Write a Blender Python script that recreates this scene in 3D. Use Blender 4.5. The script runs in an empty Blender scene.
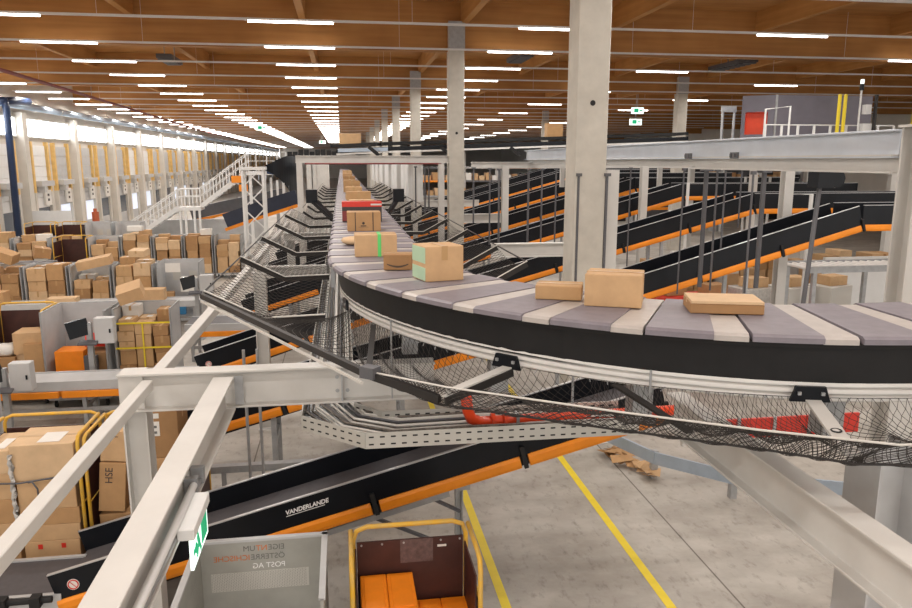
import bpy, bmesh, math, random
from mathutils import Vector, Matrix
C = bpy.context.scene.collection
PI = math.pi
R = math.radians
rng = random.Random(7)
sc = bpy.context.scene

# ---------------------------------------------------------------- materials
MATS = {}
def mat(name, col, rough=.5, metal=0., noise=0., nscale=8., col2=None, bump=0., emit=None, estr=0., stretch=None, spec=.5):
    m = bpy.data.materials.new(name); m.use_nodes = True
    nt = m.node_tree; b = nt.nodes['Principled BSDF']
    b.inputs['Base Color'].default_value = (*col, 1)
    b.inputs['Roughness'].default_value = rough
    b.inputs['Metallic'].default_value = metal
    b.inputs['Specular IOR Level'].default_value = spec
    if emit:
        b.inputs['Emission Color'].default_value = (*emit, 1)
        b.inputs['Emission Strength'].default_value = estr
    if noise > 0 or col2 or bump > 0:
        tc = nt.nodes.new('ShaderNodeTexCoord'); mp = nt.nodes.new('ShaderNodeMapping')
        nt.links.new(tc.outputs['Object'], mp.inputs['Vector'])
        if stretch: mp.inputs['Scale'].default_value = stretch
        nz = nt.nodes.new('ShaderNodeTexNoise'); nz.inputs['Scale'].default_value = nscale
        nz.inputs['Detail'].default_value = 5; nz.inputs['Roughness'].default_value = .6
        nt.links.new(mp.outputs['Vector'], nz.inputs['Vector'])
        cr = nt.nodes.new('ShaderNodeValToRGB')
        c2 = col2 or tuple(min(1, c * (1 + noise)) for c in col)
        c1 = col if col2 else tuple(c * (1 - noise) for c in col)
        cr.color_ramp.elements[0].position = .32; cr.color_ramp.elements[1].position = .68
        cr.color_ramp.elements[0].color = (*c1, 1); cr.color_ramp.elements[1].color = (*c2, 1)
        nt.links.new(nz.outputs['Fac'], cr.inputs['Fac'])
        nt.links.new(cr.outputs['Color'], b.inputs['Base Color'])
        if bump > 0:
            bp = nt.nodes.new('ShaderNodeBump'); bp.inputs['Strength'].default_value = bump
            bp.inputs['Distance'].default_value = .02
            nt.links.new(nz.outputs['Fac'], bp.inputs['Height']); nt.links.new(bp.outputs['Normal'], b.inputs['Normal'])
    MATS[name] = m
    return m
M = MATS
mat('steel', (.60, .585, .555), .45, 0, .05, 2.5)
mat('steel_blue', (.58, .63, .70), .45, 0, .05, 2.5)
mat('white', (.74, .74, .73), .5, 0, .03, 4)
mat('concrete', (.56, .53, .47), .85, 0, .10, 2.2, bump=.1)
mat('wall', (.66, .62, .56), .8, 0, .04, .6)
mat('pilaster', (.60, .57, .52), .85, 0, .07, 1.2)
mat('black', (.006, .0075, .011), .36, 0, .25, 2, spec=.25)
mat('black_matt', (.008, .008, .009), .7, 0, .2, 6)
mat('navy', (.016, .022, .045), .35, 0, .2, 2)
mat('orange', (.88, .275, .008), .45, 0, .08, 3)
mat('orange_crate', (.90, .25, .006), .5, 0, .08, 5)
mat('edge', (.55, .55, .56), .35, .5)
mat('belt', (.085, .08, .087), .6, 0, .1, 12)
mat('tray', (.205, .185, .212), .5, 0, .10, 9)
mat('tray_gap', (.46, .425, .40), .45, 0, .08, 8)
mat('alu', (.78, .765, .74), .4, .1, .04, 5)
mat('galv', (.40, .41, .42), .45, .5, .12, 7)
mat('sheet', (.36, .36, .33), .5, .2, .10, 3)
mat('sheet_light', (.50, .505, .51), .5, .1, .07, 3)
mat('perf', (.55, .54, .50), .5, .2)
mat('yellow', (.78, .43, .02), .5, 0, .18, 9, col2=(.62, .40, .10))
mat('yellow_clean', (.80, .62, .025), .5, 0, .06, 5)
mat('ply', (.055, .016, .011), .5, 0, .2, 5)
mat('ply_faded', (.125, .075, .068), .7, 0, .3, 25)
mat('red', (.62, .035, .02), .4, 0, .08, 5)
mat('red_pipe', (.80, .07, .015), .35, 0, .05, 6)
mat('brick_red', (.45, .10, .04), .5)
mat('maroon', (.20, .03, .03), .5)
mat('blue', (.05, .25, .5), .4)
mat('grey_cab', (.52, .52, .52), .5, 0, .03, 4)
mat('grey_dark', (.10, .10, .11), .5, 0, .1, 5)
mat('enclosure', (.155, .145, .175), .6, 0, .1, 1.5)
mat('green', (.02, .42, .20), .5)
mat('mint', (.42, .60, .42), .5, 0, .06, 3)
mat('tape_green', (.12, .62, .16), .4)
mat('tape', (.46, .28, .12), .35)
mat('tape_dark', (.07, .045, .03), .4)
mat('paper', (.76, .74, .70), .6, 0, .03, 9)
mat('film', (.55, .53, .50), .25, 0, .15, 14)
mat('print', (.05, .04, .04), .7)
mat('print_grey', (.16, .16, .15), .7)
mat('print_orange', (.62, .17, .03), .6)
mat('print_white', (.85, .85, .85), .6)
mat('net', (.035, .03, .027), .7, 0, .3, 30)
mat('rope', (.62, .60, .56), .6)
mat('bar', (.018, .015, .014), .6, 0, .2, 6)
mat('cable', (.17, .15, .13), .55, 0, .5, 25)
mat('duct', (.42, .50, .60), .35, .5, .08, 3)
mat('duct_blue', (.02, .04, .10), .4, 0, .1, 3)
mat('glass_dark', (.10, .12, .15), .1)
mat('screen', (.03, .035, .04), .15)
mat('rubber', (.02, .02, .02), .8)
mat('timber_post', (.70, .46, .16), .6, 0, .12, 3)
mat('tube', (.95, .95, .95), .4, emit=(1, .955, .90), estr=9)
mat('pane', (.9, .92, .95), .3, emit=(.93, .97, 1), estr=6)
mat('dock_pane', (.6, .65, .75), .2, emit=(.80, .88, 1), estr=.55)
mat('sign_lit', (.8, .9, .85), .4, emit=(.85, 1, .93), estr=1.0)
mat('sign_green', (.0, .35, .16), .4, emit=(.0, .45, .2), estr=.5)
mat('lamp_red', (.8, .03, .02), .3)
CB = []
for i, c in enumerate([(.47, .275, .125), (.56, .36, .19), (.37, .205, .088), (.63, .44, .26), (.50, .31, .15)]):
    mat('carton_%d' % i, c, .75, 0, .07, 6); CB.append(M['carton_%d' % i])

def wood(name, ca, cb, sx):
    m = bpy.data.materials.new(name); m.use_nodes = True; nt = m.node_tree; b = nt.nodes['Principled BSDF']
    b.inputs['Roughness'].default_value = .62
    tc = nt.nodes.new('ShaderNodeTexCoord'); mp = nt.nodes.new('ShaderNodeMapping'); mp.inputs['Scale'].default_value = sx
    nt.links.new(tc.outputs['Object'], mp.inputs['Vector'])
    n1 = nt.nodes.new('ShaderNodeTexNoise'); n1.inputs['Scale'].default_value = 1.6; n1.inputs['Detail'].default_value = 6
    nt.links.new(mp.outputs['Vector'], n1.inputs['Vector'])
    n2 = nt.nodes.new('ShaderNodeTexNoise'); n2.inputs['Scale'].default_value = .9; n2.inputs['Detail'].default_value = 2
    nt.links.new(tc.outputs['Object'], n2.inputs['Vector'])
    mx = nt.nodes.new('ShaderNodeMath'); mx.operation = 'MULTIPLY_ADD'; mx.inputs[1].default_value = .55
    nt.links.new(n1.outputs['Fac'], mx.inputs[0])
    ml = nt.nodes.new('ShaderNodeMath'); ml.operation = 'MULTIPLY'; ml.inputs[1].default_value = .45
    nt.links.new(n2.outputs['Fac'], ml.inputs[0]); nt.links.new(ml.outputs[0], mx.inputs[2])
    cr = nt.nodes.new('ShaderNodeValToRGB'); cr.color_ramp.elements[0].position = .35; cr.color_ramp.elements[1].position = .65
    cr.color_ramp.elements[0].color = (*ca, 1); cr.color_ramp.elements[1].color = (*cb, 1)
    nt.links.new(mx.outputs[0], cr.inputs['Fac']); nt.links.new(cr.outputs['Color'], b.inputs['Base Color'])
    MATS[name] = m
wood('wood_x', (.38, .165, .042), (.52, .25, .07), (.25, 3, 5))
wood('wood_y', (.46, .22, .06), (.60, .31, .10), (3, .25, 5))
wood('wood_deck', (.40, .18, .048), (.54, .27, .08), (.3, 2.2, 1))

def floor_mat():
    m = bpy.data.materials.new('floor_concrete'); m.use_nodes = True; nt = m.node_tree; b = nt.nodes['Principled BSDF']
    tc = nt.nodes.new('ShaderNodeTexCoord')
    def nz(sc_, det, st=None):
        n = nt.nodes.new('ShaderNodeTexNoise'); n.inputs['Scale'].default_value = sc_; n.inputs['Detail'].default_value = det
        n.inputs['Roughness'].default_value = .65
        if st:
            mp = nt.nodes.new('ShaderNodeMapping'); mp.inputs['Scale'].default_value = st
            nt.links.new(tc.outputs['Object'], mp.inputs['Vector']); nt.links.new(mp.outputs['Vector'], n.inputs['Vector'])
        else: nt.links.new(tc.outputs['Object'], n.inputs['Vector'])
        return n
    def ramp(src, p0, c0, p1, c1):
        r = nt.nodes.new('ShaderNodeValToRGB'); e = r.color_ramp.elements
        e[0].position = p0; e[0].color = (*c0, 1); e[1].position = p1; e[1].color = (*c1, 1)
        nt.links.new(src, r.inputs['Fac']); return r.outputs['Color']
    def mul(a, b_):
        x = nt.nodes.new('ShaderNodeMix'); x.data_type = 'RGBA'; x.blend_type = 'MULTIPLY'; x.inputs['Factor'].default_value = 1
        nt.links.new(a, x.inputs['A']); nt.links.new(b_, x.inputs['B']); return x.outputs['Result']
    base = ramp(nz(.9, 7).outputs['Fac'], .3, (.36, .335, .30), .7, (.52, .495, .45))
    st = ramp(nz(.55, 6, (1.0, 1.7, 1)).outputs['Fac'], .33, (.70, .68, .66), .58, (1, 1, 1))
    sp = ramp(nz(5.5, 9, (1.5, .7, 1)).outputs['Fac'], .30, (.66, .64, .62), .46, (1, 1, 1))
    br = nt.nodes.new('ShaderNodeTexBrick'); br.offset = 0
    br.inputs['Color1'].default_value = br.inputs['Color2'].default_value = (1, 1, 1, 1); br.inputs['Mortar'].default_value = (.35, .33, .3, 1)
    br.inputs['Scale'].default_value = 1; br.inputs['Mortar Size'].default_value = .012; br.inputs['Brick Width'].default_value = 6; br.inputs['Row Height'].default_value = 200
    mp = nt.nodes.new('ShaderNodeMapping'); mp.inputs['Location'].default_value = (1.6, 2.2, 0)
    nt.links.new(tc.outputs['Object'], mp.inputs['Vector']); nt.links.new(mp.outputs['Vector'], br.inputs['Vector'])
    nt.links.new(mul(mul(mul(base, st), sp), br.outputs['Color']), b.inputs['Base Color'])
    rr = nz(2.5, 4); mr = nt.nodes.new('ShaderNodeMapRange'); mr.inputs['To Min'].default_value = .35; mr.inputs['To Max'].default_value = .65
    nt.links.new(rr.outputs['Fac'], mr.inputs['Value']); nt.links.new(mr.outputs['Result'], b.inputs['Roughness'])
    MATS['floor'] = m
floor_mat()

# ---------------------------------------------------------------- mesh builder
ORG = {}
class MB:
    def __init__(s): s.v = []; s.f = []; s.mi = []; s.cur = 0
    def add(s, vs, fs):
        b = len(s.v); s.v += [tuple(v) for v in vs]
        for f in fs: s.f.append([b + i for i in f]); s.mi.append(s.cur)
        return s
    def box(s, x0, x1, y0, y1, z0, z1):
        vs = [(x, y, z) for z in (z0, z1) for y in (y0, y1) for x in (x0, x1)]
        return s.add(vs, [(0, 2, 3, 1), (4, 5, 7, 6), (0, 1, 5, 4), (2, 6, 7, 3), (0, 4, 6, 2), (1, 3, 7, 5)])
    def obox(s, c, size, rot=None, ax=None):
        mt = rot or Matrix.Identity(3)
        hx, hy, hz = [a / 2 for a in size]; c = Vector(c)
        vs = [c + mt @ Vector((x, y, z)) for z in (-hz, hz) for y in (-hy, hy) for x in (-hx, hx)]
        return s.add(vs, [(0, 2, 3, 1), (4, 5, 7, 6), (0, 1, 5, 4), (2, 6, 7, 3), (0, 4, 6, 2), (1, 3, 7, 5)])
    def frame(s, p0, p1, up=(0, 0, 1)):
        p0 = Vector(p0); p1 = Vector(p1); d = (p1 - p0).normalized(); up = Vector(up)
        if abs(d.dot(up)) > .999: up = Vector((1, 0, 0))
        sd = d.cross(up).normalized(); u = sd.cross(d)
        return p0, p1, sd, u
    def prof(s, pts, p0, p1, up=(0, 0, 1)):
        p0, p1, sd, u = s.frame(p0, p1, up); n = len(pts)
        vs = [p + sd * a + u * b for p in (p0, p1) for a, b in pts]
        fs = [(i, (i + 1) % n, n + (i + 1) % n, n + i) for i in range(n)]
        return s.add(vs, fs + [tuple(range(n))[::-1], tuple(range(n, 2 * n))])
    def bar(s, p0, p1, w, h, up=(0, 0, 1)):
        return s.prof([(-w / 2, -h / 2), (w / 2, -h / 2), (w / 2, h / 2), (-w / 2, h / 2)], p0, p1, up)
    def ibeam(s, p0, p1, h, w, tf=.02, tw=.012, up=(0, 0, 1)):
        a, b = w / 2, h / 2; c = tw / 2; d = b - tf
        return s.prof([(-a, -b), (a, -b), (a, -d), (c, -d), (c, d), (a, d), (a, b), (-a, b), (-a, d), (-c, d), (-c, -d), (-a, -d)], p0, p1, up)
    def tube(s, pts, r, n=8, closed=False):
        pts = [Vector(p) for p in pts]; rings = []; prev = None
        m = len(pts)
        for i, p in enumerate(pts):
            a = pts[(i - 1) % m] if (i or closed) else p; b = pts[(i + 1) % m] if (i < m - 1 or closed) else p
            d = (b - a).normalized()
            u = prev if prev is not None else (Vector((0, 0, 1)) if abs(d.z) < .9 else Vector((1, 0, 0)))
            sd = d.cross(u).normalized(); u = sd.cross(d).normalized(); prev = u
            rings.append([p + sd * math.cos(2 * PI * k / n) * r + u * math.sin(2 * PI * k / n) * r for k in range(n)])
        vs = [v for rg in rings for v in rg]; fs = []
        for i in range(m if closed else m - 1):
            j = (i + 1) % m
            for k in range(n):
                fs.append((i * n + k, i * n + (k + 1) % n, j * n + (k + 1) % n, j * n + k))
        if not closed: fs += [tuple(range(n))[::-1], tuple(range((m - 1) * n, m * n))]
        return s.add(vs, fs)
    def cyl(s, c, r, h, n=16, axis='z'):
        c = Vector(c); d = {'x': Vector((h, 0, 0)), 'y': Vector((0, h, 0)), 'z': Vector((0, 0, h))}[axis]
        return s.tube([c, c + d], r, n)
    def strip(s, A, B, T=0.):                       # quad strip between two polylines
        n = len(A); return s.add(list(A) + list(B), [(i, i + 1, n + i + 1, n + i) for i in range(n - 1)])
    def sweep(s, path_fn, prof, ss):                # prof list of (r,z); path_fn(s, r, z)->xyz
        n = len(prof); vs = [path_fn(q, a, b) for q in ss for a, b in prof]; fs = []
        for i in range(len(ss) - 1):
            for k in range(n):
                fs.append((i * n + k, i * n + (k + 1) % n, (i + 1) * n + (k + 1) % n, (i + 1) * n + k))
        fs += [tuple(range(n))[::-1], tuple(range((len(ss) - 1) * n, len(ss) * n))]
        return s.add(vs, fs)
    def build(s, name, m, parent=None, smooth=False, bevel=0., origin=None):
        me = bpy.data.meshes.new(name)
        o0 = ORG[parent.name] if parent else (origin and Vector(origin))
        if o0 is None:
            xs, ys, zs = zip(*s.v); o0 = Vector(((min(xs) + max(xs)) / 2, (min(ys) + max(ys)) / 2, min(zs)))
        me.from_pydata([(x - o0[0], y - o0[1], z - o0[2]) for x, y, z in s.v], [], s.f)
        ms = m if isinstance(m, (list, tuple)) else [m]
        for q in ms: me.materials.append(M[q] if isinstance(q, str) else q)
        if len(ms) > 1:
            for p, k in zip(me.polygons, s.mi): p.material_index = k
        bm = bmesh.new(); bm.from_mesh(me); bmesh.ops.recalc_face_normals(bm, faces=bm.faces); bm.to_mesh(me); bm.free()
        if smooth:
            for p in me.polygons: p.use_smooth = True
        o = bpy.data.objects.new(name, me); C.objects.link(o)
        if parent: o.parent = parent
        else: o.location = o0
        ORG[o.name] = Vector(o0)
        if bevel:
            bv = o.modifiers.new('bevel', 'BEVEL'); bv.width = bevel; bv.segments = 1; bv.limit_method = 'ANGLE'
        return o
def tag(o, label=None, cat=None, group=None, kind=None):
    if label: o['label'] = label
    if cat: o['category'] = cat
    if group: o['group'] = group
    if kind: o['kind'] = kind
    return o
def thing(name, label, cat, loc=(0, 0, 0), group=None):
    o = bpy.data.objects.new(name, None); C.objects.link(o); o.location = loc; ORG[o.name] = Vector(loc)
    o.empty_display_size = .2
    return tag(o, label, cat, group)
def struct(o): o['kind'] = 'structure'; return o
def copy_tree(o, parent=None):
    c = o.copy(); C.objects.link(c); c.parent = parent
    for ch in list(KIDS.get(o.name, [])): copy_tree(ch, c)
    return c
KIDS = {}
def index_kids():
    KIDS.clear()
    for o in bpy.data.objects:
        if o.parent: KIDS.setdefault(o.parent.name, []).append(o)
def text(name, body, size, m, parent, mtx, shear=0., extrude=.001, spacing=1., offset=0.):
    cu = bpy.data.curves.new(name, 'FONT'); cu.body = body; cu.size = size; cu.extrude = extrude; cu.shear = shear; cu.space_character = spacing; cu.offset = offset
    cu.materials.append(M[m]); tmp = bpy.data.objects.new(name, cu); C.objects.link(tmp); me = bpy.data.meshes.new_from_object(tmp); bpy.data.objects.remove(tmp); o = bpy.data.objects.new(name, me); C.objects.link(o); o.parent = parent
    o.matrix_local = Matrix.Translation(-ORG[parent.name]) @ mtx
    return o
ORDN = ['first', 'second', 'third', 'fourth', 'fifth', 'sixth', 'seventh', 'eighth', 'ninth', 'tenth', 'eleventh', 'twelfth', 'thirteenth', 'fourteenth', 'fifteenth', 'sixteenth', 'seventeenth', 'eighteenth', 'nineteenth', 'twentieth']
TENS = {2: 'twenty', 3: 'thirty', 4: 'forty', 5: 'fifty'}
TENTH = {2: 'twentieth', 3: 'thirtieth', 4: 'fortieth', 5: 'fiftieth'}
def ordn(k):
    if k < 20: return ORDN[k]
    n = k + 1; t, u = divmod(n, 10)
    return TENTH[t] if u == 0 else TENS[t] + '-' + ORDN[u - 1]

# ---------------------------------------------------------------- camera
cam = bpy.data.cameras.new('camera'); co = bpy.data.objects.new('camera', cam); C.objects.link(co)
cam.sensor_width = 36; cam.lens = 740 / 912 * 36; cam.clip_end = 500; cam.clip_start = .05
pit = math.atan(143 / 740); yaw = math.atan(115 / math.hypot(740, 143))
co.location = (0, 0, 5); co.rotation_euler = (PI / 2 - pit, 0, -yaw)
sc.camera = co
# ================================================================ the hall
YE = 224.; YB = -14.; XL = -17.4; XR = 48.
struct(MB().box(XL - .5, XR, YB, YE, -.3, 0).build('floor', 'floor', origin=(0, 0, 0)))
for x, nm in ((1.72, 'a'), (3.58, 'b')):
    struct(MB().box(x - .055, x + .055, 3.5, 60, 0, .004).build('floor_marking', 'yellow_clean'))
struct(MB().box(XL, XR, YB, YE, 10.2, 10.4).build('ceiling', 'wood_deck'))
for k in range(17):
    y = -2 + 14 * k
    struct(MB().box(XL, XR, y - .16, y + .16, 8.62, 10.2).build('ceiling_beam', 'wood_x'))
for k in range(12):
    x = -11.75 + 5.32 * k
    if x > XR: break
    struct(MB().box(x - .11, x + .11, YB, YE, 9.5, 10.2).build('ceiling_joist', 'wood_y'))
struct(MB().box(XR, XR + .3, YB, YE, 0, 10.4).build('wall_right', 'wall'))
struct(MB().box(XL, XR, YE, YE + .3, 0, 10.4).build('wall_far', 'wall'))
# left wall with its bays
struct(MB().box(XL - .5, XL - .2, YB, YE, 0, 10.2).build('wall_left', 'wall'))
PIT = 8.1; Y0 = 44.9
nb = 22
for k in range(-1, nb):
    y = Y0 + PIT * k
    p = MB().box(XL - .2, XL + .28, y - .3, y + .3, 0, 7.6).build('column_wall', 'pilaster'); struct(p)
    a, b = y + .3, y + PIT - .3
    w = thing('window_%d' % (k + 2), None, None, (XL - .15, (a + b) / 2, 6.4)); struct(w)
    fr = MB()
    for zz in (6.30, 7.32): fr.box(XL - .2, XL - .05, a, b, zz, zz + .07)
    for yy in (a + .02, (a * 2 + b) / 3, (a + 2 * b) / 3, b - .09): fr.box(XL - .2, XL - .06, yy, yy + .07, 6.37, 7.32)
    fr.build('window_frame', 'steel', w)
    MB().box(XL - .17, XL - .14, a, b, 6.37, 7.32).build('pane', 'pane', w)
    d = thing('door_%d' % (k + 2), None, None, (XL - .1, (a + b) / 2, 0)); struct(d)
    for i, (f0, f1) in enumerate(((.16, .42), (.62, .88))):
        q0, q1 = a + (b - a) * f0, a + (b - a) * f1
        pn = MB()
        for j in range(6): pn.box(XL - .2, XL - .10, q0, q1, 2.3 + j * .6, 2.88 + j * .6)
        pn.build('door_panel', 'sheet_light' if (k + i) % 3 else 'white', d)
        gl = MB().box(XL - .2, XL - .11, q0, q1, .15, 1.0).build('door_panel', 'sheet_light', d)
        MB().box(XL - .2, XL - .12, q0, q1, 1.0, 2.3).build('door_window', 'dock_pane' if (k + i) % 2 else 'glass_dark', d)
        MB().box(XL - .2, XL + .02, q1 + .1, q1 + .32, 3.2, 6.1).build('guide_post', 'timber_post', d); MB().box(XL - .2, XL + .02, q1 + .1, q1 + .32, .1, 3.2).build('guide_foot', 'pilaster', d)
        MB().box(XL - .2, XL + .02, q0 - .32, q0 - .1, 3.2, 6.1).build('guide_post', 'timber_post', d); MB().box(XL - .2, XL + .02, q0 - .32, q0 - .1, .1, 3.2).build('guide_foot', 'pilaster', d)
        bd = MB().box(XL - .08, XL + .04, q1 - .9, q1 + .0, 2.4, 3.3).build('dock_board', 'paper', d)
        MB().box(XL + .04, XL + .05, q1 - .6, q1 - .35, 2.65, 2.8).box(XL + .04, XL + .05, q1 - .6, q1 - .35, 2.95, 3.08).build('board_mark', 'print', bd)
        MB().box(XL - .1, XL + .3, q0, q1, 3.55, 3.85).box(XL - .05, XL + .35, q0 + .2, q0 + .5, 3.2, 3.55).build('door_motor', 'grey_cab', d)
# duct, pipes along the left wall
t = thing('ventilation_duct', 'long blue-grey round duct running under the roof along the left wall', 'duct', (XL + .35, 100, 7.7))
MB().tube([(XL + .3, 30, 7.95), (XL + .3, 216, 7.95)], .19, 12).build('duct_pipe', 'duct', t, smooth=True)
jb = MB()
for k in range(22): jb.tube([(XL + .3, 34 + 8.1 * k, 7.95), (XL + .3, 34.12 + 8.1 * k, 7.95)], .22, 12)
jb.build('duct_joint', 'galv', t)
t = thing('drop_pipe', 'dark blue pipe dropping down the first wall pillar from the duct', 'pipe', (XL + .6, 41.7, 0))
MB().tube([(XL + .75, 41.4, 8.1), (XL + .75, 41.6, 7.6), (XL + .7, 41.7, 6.8), (XL + .6, 41.7, .0)], .17, 10).build('pipe_run', 'duct_blue', t, smooth=True)
MB().tube([(XL + .62, 41.2, 7.95), (XL + .8, 42.4, 8.05), (XL + 1.0, 43.8, 8.1)], .2, 10).build('pipe_elbow', 'duct_blue', t, smooth=True)
t = thing('sprinkler_pipe', 'thin dark red sprinkler pipe running under the roof near the left wall', 'pipe', (-14, 60, 8.2))
SP = [(-11.2, 20, 8.25), (-12.1, 30, 8.25), (-13.5, 55, 8.3), (-15.4, 90, 8.3), (-15.9, 140, 8.3), (-16, 216, 8.3)]
MB().tube(SP, .075, 8).build('pipe_run', 'maroon', t, smooth=True)
for a, b in zip(SP, SP[1:]):
    m_ = (Vector(a) + Vector(b)) / 2; MB().box(m_.x - .01, m_.x + .01, m_.y - .01, m_.y + .01, m_.z, 10.2).build('hanger', 'galv', t)
# ceiling ducts
for (x, y, s_, lab) in ((-6.9, 33.5, 2.2, 'grey ceiling vent unit hanging left, above the white stairs side'), (7.3, 30.6, 2.4, 'grey slatted ceiling vent unit right of the second concrete column'), (17.0, 31.5, 3.2, 'dark grey slatted ceiling vent unit above the grey machine enclosure')):
    t = thing('ceiling_vent', lab, 'vent', (x, y, 8.75)); 
    MB().box(x - .3, x + .3, y - s_ / 2, y + s_ / 2, 9.05, 9.22).build('housing', 'grey_dark', t)
    sl = MB()
    for i in range(7): sl.box(x - .27, x + .27, y - s_ / 2 + .1 + i * (s_ - .2) / 7, y - s_ / 2 + .1 + (i + .5) * (s_ - .2) / 7, 9.0, 9.05)
    sl.build('grille', 'grey_dark', t)
    for dx in (-.2, .2): MB().box(x + dx - .02, x + dx + .02, y - .02, y + .02, 9.22, 10.2).build('hanger', 'galv', t)
# light rails and tubes
TROW = [(-15.7, 43, 'row by the left wall'), (-8.45, 43, 'left middle row'), (-1.2, 30, 'middle row over the sorter'), (6.05, 26, 'row right of the concrete columns'), (13.1, 26, 'row above the grey enclosure'), (20.9, 24, 'row at the right edge')]
for n in range(-1, 43):
    y = 20.9 + 4.5 * n
    r = MB().box(XL + .4, 40, y - .03, y + .03, 8.60, 8.66)
    for x in range(-14, 40, 8): r.box(x - .004, x + .004, y - .004, y + .004, 8.66, 10.2)
    o = r.build('light_rail', 'white')
    tag(o, 'white lighting rail hung across the roof, %s from the front' % ordn(n + 1), 'light rail', 'lighting rails under the roof')
for (xc, num, nm) in TROW:
    for n in range(num):
        y = 20.9 + 4.5 * n
        if nm.startswith('row above') and n % 2 or nm.startswith('row at the right') and not n % 2: continue
        o = MB().box(xc - 1.1, xc + 1.1, y - .035, y + .035, 8.555, 8.60).build('ceiling_light', 'tube')
        tag(o, 'lit white light tube, %s from the front in the %s' % (ordn(n), nm), 'light', 'light tubes on the roof rails')
# concrete columns
def ccol(x, y, w, top, hole=False):
    c = struct(thing('column', None, None, (x, y, 0)))
    MB().box(x - w / 2, x + w / 2, y - w / 2, y + w / 2, 0, top).build('column_shaft', 'concrete', c, bevel=.012)
    if top > 9: MB().box(x - w / 2 - .02, x + w / 2 + .02, y - w / 2 - .02, y - w / 2, top - .9, top - .0).build('column_head', 'galv', c)
    if hole:
        MB().cyl((x, y - w / 2 - .005, 5.93), .045, .02, 16, 'y').build('column_hole', 'black_matt', c)
ccol(4.09, 12.27, .54, 8.6, True)
for k in range(1, 8): ccol(3.92, 12.25 + 14 * k - .45, .52, 9.55 if k < 3 else 9.5, k == 1)
for k in range(2, 5): ccol(18.6, 12.25 + 14 * k - .45, .55, 9.5)

# ================================================================ foreground steel frame
def hcol(x, y, z1, w=.22, rot=False, z0=0, m='steel', lab=None, nm='steel_post'):
    t = MB()
    t.ibeam((x, y, z0 + .02), (x, y, z1), w, w, .016, .012, up=(1, 0, 0) if rot else (0, 1, 0))
    t.box(x - w * .7, x + w * .7, y - w * .7, y + w * .7, z0, z0 + .02)
    return tag(t.build(nm, m), lab, 'steel post')
hcol(-2.0, 7.16, 2.66, .22, True, lab='pale grey steel post under the corner of the foreground frame')
t = thing('cross_beam', 'pale grey cross beam joining the two foreground beams, just below the sorter curve', 'steel beam', (-.7, 7.1, 2.68))
MB().ibeam((-2.12, 7.1, 2.865), (.86, 7.1, 2.865), .37, .20, .022, .012).build('beam_body', 'steel', t, bevel=.004)
MB().box(-2.12, -1.90, 7.05, 7.27, 2.68, 3.045).build('end_plate', 'steel', t)
MB().box(-1.06, -.98, 6.985, 6.995, 2.72, 3.0).cyl((-1.02, 6.98, 2.8), .015, .02, 8, 'y').cyl((-1.02, 6.98, 2.92), .015, .02, 8, 'y').build('bolted_cleat', 'galv', t)
MB().box(-.06, -.045, 6.995, 7.095, 2.70, 3.02).cyl((-.1, 7.09, 2.92), .02, .02, 8, 'y').cyl((.0, 7.09, 2.92), .02, .02, 8, 'y').cyl((-.1, 7.09, 2.78), .02, .02, 8, 'y').cyl((.0, 7.09, 2.78), .02, .02, 8, 'y').build('stiffener', 'galv', t)
t = thing('floor_beam', 'pale grey I-beam running at the camera, carrying the exit sign', 'steel beam', (-1.155, 4, 2.68))
MB().ibeam((-1.155, 1.2, 2.835), (-1.155, 6.98, 2.835), .33, .19, .02, .012).build('beam_body', 'steel', t, bevel=.004)
t2 = thing('strip_light', 'slim tubular strip light fixed along the side of the exit-sign beam', 'light', (-1.05, 4, 2.72))
MB().tube([(-1.07, 1.6, 2.80), (-1.07, 5.0, 2.80)], .026, 10).build('tube_housing', 'white', t2, smooth=True)
MB().tube([(-1.075, 1.6, 2.73), (-1.075, 5.35, 2.73)], .018, 8).build('conduit', 'galv', t2, smooth=True)
MB().box(-1.14, -1.05, 5.02, 5.08, 2.70, 2.84).build('clip', 'galv', t2); MB().box(-1.14, -1.05, 5.25, 5.31, 2.70, 2.82).build('clip', 'galv', t2)
o = MB().bar((-1.84, 1.0, 2.95), (-1.84, 6.98, 2.95), .10, .10).build('edge_rail', 'steel', bevel=.006)
tag(o, 'pale square steel tube running at the camera from the corner post, left of the I-beam', 'steel beam')
o = MB().bar((-1.84, 7.3, 2.93), (-1.84, 26, 2.93), .12, .12).build('edge_rail', 'steel', bevel=.006)
tag(o, 'pale square steel tube running back along the left side under the nets', 'steel beam')
t = thing('floor_beam', 'pale grey I-beam running at the camera right, under the sorter curve', 'steel beam', (2.85, 4, 2.67))
MB().ibeam((2.86, 1.0, 2.835), (2.86, 5.9, 2.835), .33, .17, .02, .012).build('beam_body', 'steel', t, bevel=.004)
hcol(3.46, 4.08, 3.17, .32, True, lab='ribbed grey steel post standing right of the long foreground I-beam', m='sheet_light')
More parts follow.
